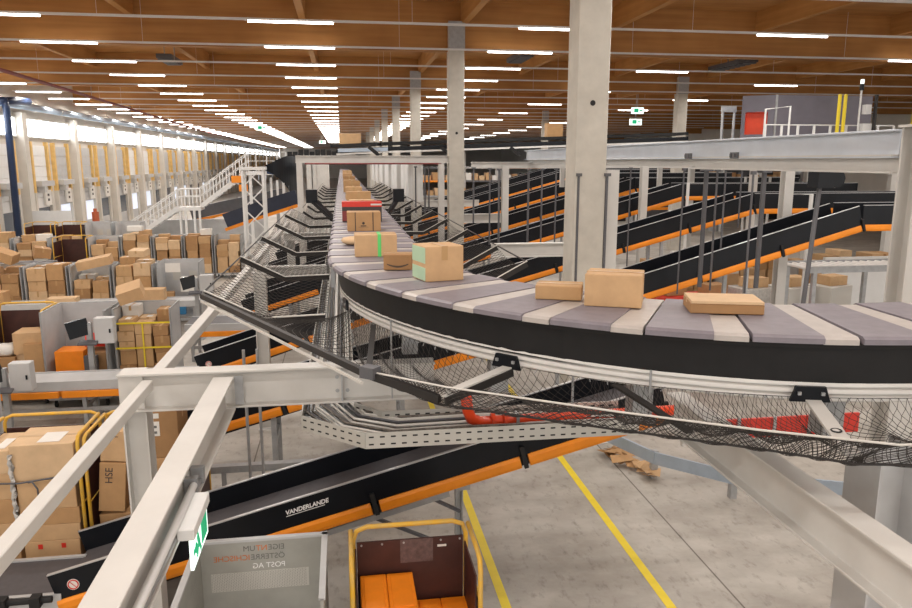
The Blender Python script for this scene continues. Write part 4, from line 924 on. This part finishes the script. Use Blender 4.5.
# ================================================================ steel gantries over and beside the sorter
def ib(label, p0, p1, h, w, m='steel', nm='gantry_beam', cat='steel beam', group=None):
    o = MB().ibeam(p0, p1, h, w, .025, .02).build(nm, m); return tag(o, label, cat, group)
GP = 'gantry frames along the sorter'
for k in range(9):
    y = 26 + 7 * k + (0 if k else -.3)
    t = thing('gantry_frame', 'pale steel gantry frame over the straight sorter, %s from the camera' % ordn(k), 'gantry', (1.2, y, 0), GP)
    MB().ibeam((-1.50, y, 5.055), (3.72, y, 5.055), .25, .2, .03, .02).build('cross_beam', 'steel', t)
    for x in (-1.38, 3.2 if k else 3.4): MB().ibeam((x, y, 0), (x, y, 4.93), .24, .2, .025, .02, up=(0, 1, 0)).build('post', 'steel', t)
    if k == 0: MB().tube([(-1.2, y - .1, 4.91), (3.4, y - .1, 4.91)], .025, 8).build('red_pipe', 'maroon', t)
for k, (y, xa, xb) in enumerate(((17.6, 3.55, 5.7), (27.8, 3.9, 6.1), (38.0, 3.9, 7.0))):
    ib('pale low lateral beam right of the straight sorter below the gantry, %s from the camera' % ordn(k), (xa, y, 2.86), (xb, y, 2.86), .34, .2)
for k in range(3):
    ib('pale low lateral beam left under the sorter nets, %s from the camera' % ordn(k), (-1.7, 14.9 + 7 * k, 2.85), (-.35, 14.9 + 7 * k, 2.85), .22, .2)
    hcol(-1.53, (13.8, 22.2, 29.5)[k], 3.0, .22, True, lab='pale steel post under the left sorter nets, %s from the camera' % ordn(k))
ib('pale beam from the second concrete column to the right at eye height', (4.4, 25.4, 4.86), (13, 25.4, 4.86), .22, .2)
ib('pale beam from the first concrete column running right at eye height', (4.5, 12.6, 4.86), (6.4, 17.2, 4.86), .22, .2) if False else None
for (x, y, z0, lab) in ((4.52, 12.2, 0, 'white steel post just right of the first concrete column'), (5.55, 25.2, 0, 'white steel post right of the second concrete column'), (9.85, 23.5, 0, 'white steel post behind the long eye-height beam, left one'), (10.1, 15.85, 0, 'thick white steel post crossing the nearest climbing conveyor')):
    hcol(x, y, 4.85, .22 if y > 12 else .2, False, z0, lab=lab)
# long beam at eye height along the right and its post
t = thing('gantry_beam', 'deep pale blue-grey steel beam at eye height running back along the right', 'steel beam', (6.5, 13, 4.85))
MB().ibeam((6.5, 8.0, 5.20), (6.5, 26, 5.20), .33, .20, .025, .02).build('upper_beam', 'steel_blue', t, bevel=.004)
MB().ibeam((6.52, 8.0, 4.965), (6.52, 13.2, 4.965), .22, .24, .022, .02).build('lower_beam', 'steel', t)
MB().ibeam((6.56, 13.2, 4.985), (6.56, 26, 4.985), .18, .18, .022, .02).build('lower_beam', 'steel', t)
for y in (11.55, 13.2):
    MB().box(6.36, 6.40, y - .11, y + .11, 5.04, 5.14).box(6.33, 6.37, y - .07, y - .03, 5.06, 5.12).box(6.33, 6.37, y + .03, y + .07, 5.06, 5.12).build('clamp', 'grey_dark', t)
t = thing('steel_post', 'large pale steel post at the right edge carrying the eye-height beam', 'steel post', (6.58, 7.75, 0))
MB().ibeam((6.58, 7.75, 0), (6.58, 7.75, 5.38), .30, .32, .025, .02, up=(0, 1, 0)).build('post_body', 'steel', t, bevel=.004)
MB().box(6.39, 6.77, 7.57, 7.93, 5.38, 5.41).build('top_plate', 'steel', t)
MB().cyl((6.5, 7.585, 5.2), .02, .03, 8, 'y').cyl((6.5, 7.585, 4.9), .02, .03, 8, 'y').build('bolt', 'galv', t)
# hanger rods
RD = 'dark hanger rods before the climbing conveyors'
rods = [(578, 12.0, 4.8, 2.6, .022, 'against the first concrete column, left'), (606, 12.0, 4.8, 2.6, .026, 'against the first concrete column, right'), (703, 13.3, 4.86, 2.6, .045, 'thick, under the left beam clamp'), (714, 12.9, 4.86, 2.6, .02, 'thin, right of the left beam clamp'), (681, 14.2, 4.86, 2.3, .018, 'thin, left of the left beam clamp'), (629, 17, 4.85, 2.3, .018, 'beside the first concrete column at right'), (760, 11.4, 4.86, 2.9, .042, 'thick, under the right beam clamp'), (722, 15, 4.86, 3.0, .02, 'thin, between both beam clamps'), (738, 17, 4.86, 3.4, .02, 'thin, left of the right beam clamp'), (749, 9.9, 4.86, 3.1, .016, 'thin, nearest left of the right clamp')]
rods += [(500 + 0, 20, 4.8, 2.5, .03, 'right of the second column, first'), (529, 20, 4.8, 2.4, .03, 'right of the second column, second'), (542, 20, 4.8, 2.4, .025, 'right of the second column, third'), (556, 21, 4.8, 2.6, .025, 'right of the second column, fourth'), (491, 22, 4.8, 2.5, .025, 'right of the second column, nearest it'), (475, 24, 4.8, 3.0, .03, 'close against the second column'), (427, 27, 4.8, 3.0, .03, 'left of the second column, first'), (431, 28, 4.8, 3.0, .03, 'left of the second column, second'), (418, 29, 4.8, 3.0, .03, 'left of the second column, third')]
fx = lambda u, y: y * ((math.sin(yaw) * math.cos(pit) + (u - 456) / 740 * math.cos(yaw) + 0) / (math.cos(yaw) * math.cos(pit) - (u - 456) / 740 * math.sin(yaw)))
for u, y, z1, z0, r, lab in rods:
    x = round(fx(u, y) * .985, 2)
    tag(MB().tube([(x, y, z0), (x, y, z1)], r, 8).box(x - r * 2, x + r * 2, y - r * 2, y + r * 2, z1 - .05, z1).build('hanger_rod', 'grey_dark'), 'dark hanger rod, %s' % lab, 'rod', RD)
t = thing('hanger_rod', 'dark slanting hanger strut crossing the nearest conveyor left of the big right post', 'rod', (8.0, 11.8, 3), RD)
MB().tube([(8.15, 11.8, 4.85), (7.75, 11.4, 2.6)], .04, 8).build('strut', 'grey_dark', t)
MB().box(8.0, 8.3, 11.65, 11.95, 4.55, 4.85).cyl((8.45, 11.8, 4.7), .16, .08, 12, 'y').build('motor', 'black', t)

for i, (u, v0, v1, w_, y_) in enumerate(((778, 197, 232, 30, 17.5), (686, 184, 205, 18, 23.0), (742, 178, 196, 24, 27.0))):
    xa, xb = fx(u, y_) * .985, fx(u + w_, y_) * .985; z1_ = 5 - (v0 - 161) / 754 * y_; z0_ = 5 - (v1 - 161) / 754 * y_
    tag(MB().tube([(xa, y_, 0), (xa, y_, z1_), (xb, y_, z1_), (xb, y_, 0)], .05, 6).build('guard_hoop', 'white'), 'white tube hoop standing between the climbing conveyors, %s from the front' % ordn(i), 'guard hoop')

# ================================================================ upper loop behind
t = thing('upper_sorter', 'second dark sorter loop crossing at ceiling side behind the gantry', 'sorter', (6, 28, 5.3))
up = [(-.15, 28.2, 5.42), (1.5, 27.6, 5.5), (4, 27.4, 5.58), (8, 27.2, 5.72), (13.0, 27, 5.90)]
bt = MB(); lo = MB(); rl = MB()
for a, b in zip(up, up[1:]):
    a = Vector(a); b = Vector(b)
    bt.bar(a + Vector((0, .6, .12)), b + Vector((0, .6, .12)), 1.3, .10); lo.bar(a + Vector((0, .0, -.07)), b + Vector((0, .0, -.07)), .04, .14); rl.bar(a + Vector((0, .02, -.18)), b + Vector((0, .02, -.18)), .06, .06)
bt.build('belt_edge', 'black_matt', t); lo.build('side_panel', 'black', t); rl.build('side_rail', 'alu', t)
MB().bar((-.1, 28.1, 5.38), (1.7, 27.52, 5.42), .03, .13).build('blue_panel', 'duct', t)
for x in (1.0, 3.6, 6.2, 9.5, 12): MB().bar((x, 27.3, 5.5), (x + .35, 27.2, 5.2), .10, .12).build('support_arm', 'black_matt', t)
for x in (4.6, 8.5, 12.5): MB().box(x - .08, x + .08, 28.2, 28.36, 4.0, 5.5).build('support_leg', 'steel', t)
carton('brown carton riding on the upper loop above the gantry', (.35, 28.4), (.8, .4, .4), 0, CB[1], 5.6, group='parcels on the upper loop', tape=False)
carton('brown carton riding on the upper loop right of the second column', (8.0, 27.9), (.6, .4, .5), 0, CB[0], 5.9, group='parcels on the upper loop', tape=False)
# rugged bundle of black belt ends left of the gantry
t = thing('feed_conveyor', 'tall dark curved feed conveyor rising behind the white truss tower', 'conveyor', (-3, 38, 0))
cv = [(-4.7, 33.2, 2.5), (-4.0, 34.4, 3.0), (-3.4, 36, 3.9), (-2.9, 36.8, 4.35), (-2.4, 36.8, 4.6), (-1.75, 36.0, 4.75)]
cv = [(-5.3, 35, 2.0), (-3.7, 35, 2.55), (-2.0, 34.4, 3.1)]
sd = MB(); og = MB()
for a, b in zip(cv, cv[1:]): sd.bar((a[0], a[1], a[2] + .32), (b[0], b[1], b[2] + .32), .05, .64); og.bar((a[0], a[1] - .03, a[2] - .08), (b[0], b[1] - .03, b[2] - .08), .06, .14)
sd.build('lower_side', 'navy', t); og.build('orange_cover', 'orange', t)
hi = MB(); n = 14
lowp = []; topp = []
for k in range(n + 1):
    f = k / n; x = -3.50 + 1.62 * f; y = 36 - 1.2 * f + .6 * math.sin(f * PI)
    lowp.append((x, y, 4.55 - .5 * f - 1.35 * f * f)); topp.append((x, y, 4.80 + .52 * math.sin(f * PI / 2)))
th = [(x, y + .08, z) for x, y, z in topp]; tl = [(x, y + .08, z) for x, y, z in lowp]
hi.strip(lowp, topp).strip(th, tl).strip(topp, th).strip(tl, lowp); hi.build('upper_side', 'black', t)
MB().bar((-3.5, 36.8, 4.55), (-2.7, 36.4, 4.45), .06, .30).build('blue_panel', 'duct_blue', t)
for k in range(6):
    x = -3.6 + .3 * k; y = 36.6 - .2 * k; MB().box(x - .05, x + .05, y - .05, y + .05, 2.9, 4.35 - .12 * k).build('post', 'white', t)
for k in range(9):
    x = -2.2 + .24 * k; MB().box(x - .1, x + .1, 33.5, 33.7, 5.2, 5.38 + .12 * rng.random()).build('carrier_end', 'black_matt', t)
# white truss tower
t = thing('truss_tower', 'white lattice tower standing left of the sorter nets', 'tower', (-3.75, 33.5, 0))
for x in (-4.2, -3.35):
    for y in (33.2, 34): MB().box(x - .05, x + .05, y - .05, y + .05, 0, 4.7).build('tower_post', 'white', t)
for k in range(5):
    z = .3 + k * .9; MB().bar((-4.2, 33.2, z), (-3.35, 33.2, z + .85), .05, .05).bar((-3.35, 33.22, z), (-4.2, 33.22, z + .85), .05, .05).build('brace', 'white', t)
MB().box(-4.3, -3.25, 33.1, 34.1, 4.62, 4.75).build('top_platform', 'white', t)
# white steel stairs to the platform
t = thing('steel_stairs', 'white steel stairs with handrails climbing right to a landing and on to the platform', 'stairs', (-10, 46, 0))
def flight(x0, z0, x1, z1, y0, y1):
    for yy in (y0, y1):
        MB().bar((x0, yy, z0 + .05), (x1, yy, z1 + .05), .05, .26).build('stringer', 'white', t)
        rl = MB(); d = (x1 - x0); n = 7
        rl.tube([(x0, yy, z0 + 1.1), (x1, yy, z1 + 1.1)], .035, 6).tube([(x0, yy, z0 + .65), (x1, yy, z1 + .65)], .025, 6)
        for k in range(n + 1): rl.box(lerp(x0, x1, k / n) - .03, lerp(x0, x1, k / n) + .03, yy - .03, yy + .03, lerp(z0, z1, k / n), lerp(z0, z1, k / n) + 1.1)
        rl.build('handrail', 'white', t)
    tr = MB(); n = int((z1 - z0) / .2)
    for k in range(n): x = lerp(x0, x1, (k + .5) / n); tr.box(x - .14, x + .14, y0, y1, lerp(z0, z1, (k + .5) / n), lerp(z0, z1, (k + .5) / n) + .03)
    tr.build('treads', 'galv', t)
flight(-12.7, .1, -9.5, 2.25, 45.5, 46.6)
MB().box(-9.5, -8.2, 45.4, 46.7, 2.15, 2.35).build('landing', 'white', t)
for yy in (45.42, 46.68):
    lr = MB(); lr.tube([(-9.5, yy, 3.4), (-8.2, yy, 3.4)], .035, 6).tube([(-9.5, yy, 2.95), (-8.2, yy, 2.95)], .025, 6)
    for x in (-9.5, -9.07, -8.63, -8.2): lr.box(x - .03, x + .03, yy - .03, yy + .03, 2.35, 3.4)
    lr.build('handrail', 'white', t)
for x in (-9.4, -9.1, -8.6, -8.3):
    MB().box(x - .06, x + .06, 45.45, 45.57, 0, 2.2).build('leg', 'white', t)
flight(-8.2, 2.35, -5.5, 4.3, 45.5, 46.6)
MB().box(-5.5, -3.2, 45.2, 46.8, 4.2, 4.4).build('upper_platform', 'white', t)
pr_ = MB()
for x in (-5.5, -4.9, -4.3, -3.7, -3.2): pr_.box(x - .03, x + .03, 45.2, 45.26, 4.4, 5.5)
pr_.tube([(-5.5, 45.23, 5.5), (-3.2, 45.23, 5.5)], .035, 6).tube([(-5.5, 45.23, 5.0), (-3.2, 45.23, 5.0)], .025, 6); pr_.build('handrail', 'white', t)
for x in (-5.3, -3.4): MB().box(x - .08, x + .08, 45.3, 45.46, 0, 4.2).build('leg', 'white', t)
tag(MB().box(-6.35, -5.7, 45.2, 45.3, 3.75, 4.15).build('sign_plate', 'orange'), 'orange plate on the upper flight of the white stairs', 'plate')
tag(MB().box(-5.95, -5.45, 45.2, 45.3, 3.25, 3.65).build('sign_plate', 'orange'), 'lower orange plate below the upper stairs flight', 'plate')
o = MB().box(-11.5, -4.6, 46.9, 47.5, .0, 1.5); tag(o.build('machine_casing', 'sheet_light'), 'long pale grey machine casing under the white stairs', 'machine casing')
t = thing('level_conveyor', 'dark long conveyor with orange edge behind the white stairs', 'conveyor', (-6.5, 48, 0))
MB().bar((-9.2, 48, 1.8), (-3.5, 48, 3.0), .8, .7).build('side_panel', 'grey_dark', t); MB().bar((-9.2, 47.55, 1.35), (-3.5, 47.55, 2.55), .06, .16).build('orange_cover', 'orange', t)
for x in (-8.5, -6, -4): MB().box(x - .1, x + .1, 47.9, 48.1, 0, 1.7 + (x + 9.2) * .2).build('leg', 'galv', t)
# ================================================================ enclosure at upper right
t = thing('machine_enclosure', 'dark grey panelled machine enclosure with bright red opening, up at the right', 'enclosure', (15.7, 25, 5.9))
MB().add([(x, y, z) for z in (5.6, 7.2) for x, y in ((14.65, 24.0), (18.25, 24.0), (20.5, 27.5), (15.9, 27.5))], [(3, 2, 1, 0), (4, 5, 6, 7), (0, 1, 5, 4), (1, 2, 6, 5), (2, 3, 7, 6), (3, 0, 4, 7)]).build('body', 'enclosure', t)
ft = MB(); A = Vector((13.75, 24.6, 0)); B = Vector((14.65, 24.0, 0)); d = B - A
def fq(a, b, z0, z1, off=0.):
    n = Vector((d.y, -d.x, 0)).normalized() * off; P = A + d * a + n; Q = A + d * b + n
    return [(P.x, P.y, z0), (Q.x, Q.y, z0), (Q.x, Q.y, z1), (P.x, P.y, z1)]
for (a, b, z0, z1) in ((0, .12, 5.6, 7.2), (.78, 1, 5.6, 7.2), (.12, .78, 6.65, 7.2), (.12, .78, 5.6, 5.9)): ft.add(fq(a, b, z0, z1), [(0, 1, 2, 3)])
ft.add([(13.75, 24.6, 7.2), (14.65, 24, 7.2), (15.9, 27.5, 7.2), (15.5, 27.5, 7.2)], [(0, 1, 2, 3)]).add([(13.75, 24.6, 5.6), (15.5, 27.5, 5.6), (15.5, 27.5, 7.2), (13.75, 24.6, 7.2)], [(0, 1, 2, 3)])
ft.build('front_panel', 'enclosure', t)
op = MB(); op.add(fq(.12, .78, 5.9, 6.65, -.35), [(0, 1, 2, 3)])
for (a, b) in ((.12, .12), (.78, .78)):
    P = fq(a, b, 5.9, 6.65); Q = fq(a, b, 5.9, 6.65, -.35); op.add([P[0], Q[0], Q[3], P[3]], [(0, 1, 2, 3)])
P = fq(.12, .78, 5.9, 6.65); Q = fq(.12, .78, 5.9, 6.65, -.35); op.add([P[3], P[2], Q[2], Q[3]], [(0, 1, 2, 3)])
op.build('red_opening', 'red_pipe', t)
MB().box(14.62, 14.68, 23.95, 24.0, 5.6, 7.2).build('corner_trim', 'galv', t)
t = thing('platform_railing', 'white tube railing before the grey machine enclosure', 'railing', (16, 22.8, 5.7))
rl = MB().tube([(13.6, 22.8, 6.15), (18.2, 22.8, 6.15)], .022, 6).tube([(13.6, 22.8, 5.75), (18.2, 22.8, 5.75)], .018, 6)
for k in range(9): x = 13.6 + .575 * k; rl.box(x - .03, x + .03, 22.77, 22.83, 5.52, 6.15)
rl.build('rail_bars', 'white', t)
MB().tube([(13.45, 22.6, 5.5), (13.45, 22.6, 6.62), (14.3, 22.6, 6.72), (14.3, 22.6, 5.5)], .035, 6).build('gate_hoop', 'white', t)
t = thing('platform', 'steel platform carrying the grey machine enclosure', 'platform', (16, 25, 5.3))
MB().box(13.2, 19.0, 22.3, 28, 5.42, 5.52).build('deck', 'galv', t)
for x in (13.5, 18.6):
    for y in (23.1, 27.6): MB().box(x - .1, x + .1, y - .1, y + .1, 0, 5.42).build('leg', 'steel', t)
for i, (x, lab) in enumerate(((15.9, 'left before the grey enclosure'), (16.1, 'second before the grey enclosure'), (17.2, 'leftmost right of the grey enclosure'), (18.6, 'far right of the grey enclosure'))):
    tag(MB().box(x - .03, x + .03, 22.4, 22.5, 5.52, 7.1).build('yellow_post', 'yellow_clean' if i != 2 else 'bar'), '%s safety post, %s' % ('yellow' if i != 2 else 'dark', lab), 'post')
t = thing('signal_tower', 'white post with a small green lamp beside the grey enclosure', 'signal lamp', (18.5, 23, 5.5))
MB().tube([(16.75, 22.6, 5.5), (16.75, 22.6, 7.25)], .03, 8).build('pole', 'white', t); MB().cyl((16.75, 22.6, 7.45), .06, .14, 10).build('green_lamp', 'sign_lit', t); MB().cyl((16.75, 22.6, 7.25), .07, .2, 10).build('lamp_base', 'black', t)
MB().box(16.85, 17.2, 22.5, 22.7, 5.6, 6.2).build('control_box', 'white', t); MB().box(16.9, 17.1, 22.5, 22.7, 6.5, 6.8).build('control_box', 'white', t)
t = thing('tube_stand', 'grey tube frame standing left of the red-opening enclosure', 'frame', (12, 26, 5.5))
MB().tube([(13.8, 26, 5.4), (13.8, 26, 6.9), (14.25, 26, 6.95), (14.25, 26, 5.4)], .05, 6).build('frame_tube', 'galv', t); MB().box(13.75, 14.3, 25.95, 26.05, 6.75, 6.95).build('top_bar', 'galv', t)
# exit signs under the roof
for (x, y, z, lab) in ((-5.2, 52, 7.0, 'left of the middle light row'), (-2.0, 86, 6.9, 'far back near the left'), (16.2, 40, 7.55, 'right hand, upper one'), (16.2, 40.2, 6.95, 'right hand, lower one')):
    t = thing('exit_sign', 'small lit green exit sign hanging under the roof, %s' % lab, 'exit sign', (x, y, z)); MB().box(x - .35, x + .35, y - .03, y + .03, z, z + .34).build('sign_plate', 'sign_lit', t)
    MB().box(x - .2, x + .05, y - .035, y - .03, z + .08, z + .28).box(x + .1, x + .28, y - .035, y - .03, z + .15, z + .21).build('pictogram', 'sign_green', t); MB().box(x - .01, x + .01, y - .01, y + .01, z + .34, 8.6).build('hanger', 'galv', t)

# ================================================================ things on the floor at right, seen below the conveyors
q = random.Random(77)
for i in range(7):
    x = 9.2 + 1.25 * i; y = 21.3 + .5 * (i % 2)
    cage('%s roll cage of cartons on the right floor below the conveyors, %s from the left' % (('grey', 'yellow')[i % 2], n4[i]), x, x + 1.1, y, y + 1.0, 1.7, ('grey', 'yellow')[i % 2])
    fill('%s right-floor cage' % n4[i], x + .06, x + 1.04, y + .02, y + .93, .22, 2.15, 2, 90 + i, rows=('front',), minh=.25, maxh=.5)
for i in range(5):
    x = 8.4 + 1.15 * i; y = 18.1
    o = small_box('%s on the right floor before the cages, %s from the left' % (('red plastic crate', 'red plastic crate', 'grey wrapped bundle', 'pale wrapped bundle', 'pale wrapped bundle')[i], n4[i]), x, y, 0, (.95, .8, 1.55 if i < 2 else 1.7), .1 * i, M[('red', 'red', 'film', 'rope', 'rope')[i]], nm=('crate', 'crate', 'bundle', 'bundle', 'bundle')[i], group='crates and bundles on the right floor')
    small_box('brown carton lying on the crates and bundles of the right floor, %s from the left' % n4[i], x + .1, y, 1.56 if i < 2 else 1.71, (.6, .45, .25), .2, q.choice(CB), group='crates and bundles on the right floor')
o = MB().box(13.3, 16.2, 18.75, 18.85, 0, 2.35).build('partition_screen', 'white'); tag(o, 'white partition wall panel on the right floor beneath the nearest climbing conveyor', 'screen')
t = thing('roller_frame', 'grey roller conveyor frame under the nearest climbing conveyor at right', 'conveyor', (12, 15.5, 0))
MB().box(11.0, 16, 16.1, 16.2, 2.35, 2.5).box(11.0, 16, 17.2, 17.3, 2.35, 2.5).build('side_frame', 'galv', t)
rr = MB()
for k in range(23): rr.cyl((11.1 + k * .21, 16.2, 2.44), .04, 1.0, 8, 'y')
rr.build('rollers', 'alu', t)
for x in (11.2, 13.4, 15.6): MB().box(x - .05, x + .05, 16.1, 16.2, 0, 2.35).box(x - .05, x + .05, 17.2, 17.3, 0, 2.35).build('leg', 'galv', t)
# distant racks behind the climbing conveyors
for i in range(9):
    x = 4.5 + 3.2 * i
    t = thing('storage_rack', 'distant grey rack of machinery and cartons behind the climbing conveyors, %s from the left' % (n4 + ['ninth'])[i], 'rack', (x, 50, 0), 'distant racks')
    for dx in (0, 2.9): MB().box(x + dx - .06, x + dx + .06, 50, 51, 0, 4.9).build('upright', 'white' if i % 2 else 'galv', t)
    for z in (1.6, 2.6, 3.6, 4.5): MB().box(x, x + 2.9, 50, 51, z, z + .12).build('shelf', ('orange', 'grey_dark', 'galv')[(i + int(z)) % 3], t)
    for k in range(6): xx = x + .2 + .45 * k; MB().box(xx, xx + .35, 50.1, 50.8, 3.72, 4.0 + .3 * q.random()).build('load', q.choice(CB + [M['grey_dark'], M['black'], M['paper']]), t)
    for k in range(5): xx = x + .2 + .5 * k; MB().box(xx, xx + .4, 50.1, 50.8, 2.72, 3.0 + .4 * q.random()).build('load', q.choice(CB + [M['grey_dark'], M['black'], M['galv']]), t)
for i in range(6):
    x = 18.5 + 3.6 * i
    o = MB().box(x, x + 3.2, 60, 61, 0, 4.6).build('machine_casing', ('grey_dark', 'black_matt')[i % 2]); tag(o, 'distant dark machine casing far right below the roof, %s from the left' % n4[i], 'machine casing', 'distant machines')
# white cabinets right of the straight sorter further back
for i in range(6):
    y = 33.4 + 7 * i
    o = MB().box(2.95, 3.6, y, y + 4.2, 3.2, 4.85); o.box(2.93, 2.95, y + .1, y + 2.0, 3.3, 4.75).box(2.93, 2.95, y + 2.2, y + 4.1, 3.3, 4.75); tag(o.build('control_cabinet', 'white'), 'white control cabinet right of the straight sorter, %s from the camera' % n4[i], 'cabinet', 'white cabinets along the sorter')

# ================================================================ light
w = bpy.data.worlds.new('world'); sc.world = w; w.use_nodes = True
bg = w.node_tree.nodes['Background']; bg.inputs['Color'].default_value = (1, .96, .91, 1); bg.inputs['Strength'].default_value = 1.5
for y in [-6.1 + 4.5 * k for k in range(24)]:
    for x in (-15.7, -8.45, -1.2, 6.05, 13.1, 20.9):
        l = bpy.data.lights.new('roof_lamp', 'AREA'); l.shape = 'RECTANGLE'; l.size = 2.2; l.size_y = .12; l.energy = 110; l.color = (1, .95, .89)
        o = bpy.data.objects.new('roof_lamp', l); C.objects.link(o); o.location = (x, y, 8.55)
vs = sc.view_settings; sc.display_settings.display_device = 'sRGB'
vs.view_transform = 'Standard'; vs.look = 'None'; vs.gamma = 1; vs.use_curve_mapping = False; vs.exposure = 0.2
cy = sc.cycles; cy.max_bounces = 6; cy.diffuse_bounces = 4; cy.glossy_bounces = 3; cy.transparent_max_bounces = 4; cy.sample_clamp_indirect = 6; cy.use_denoising = True
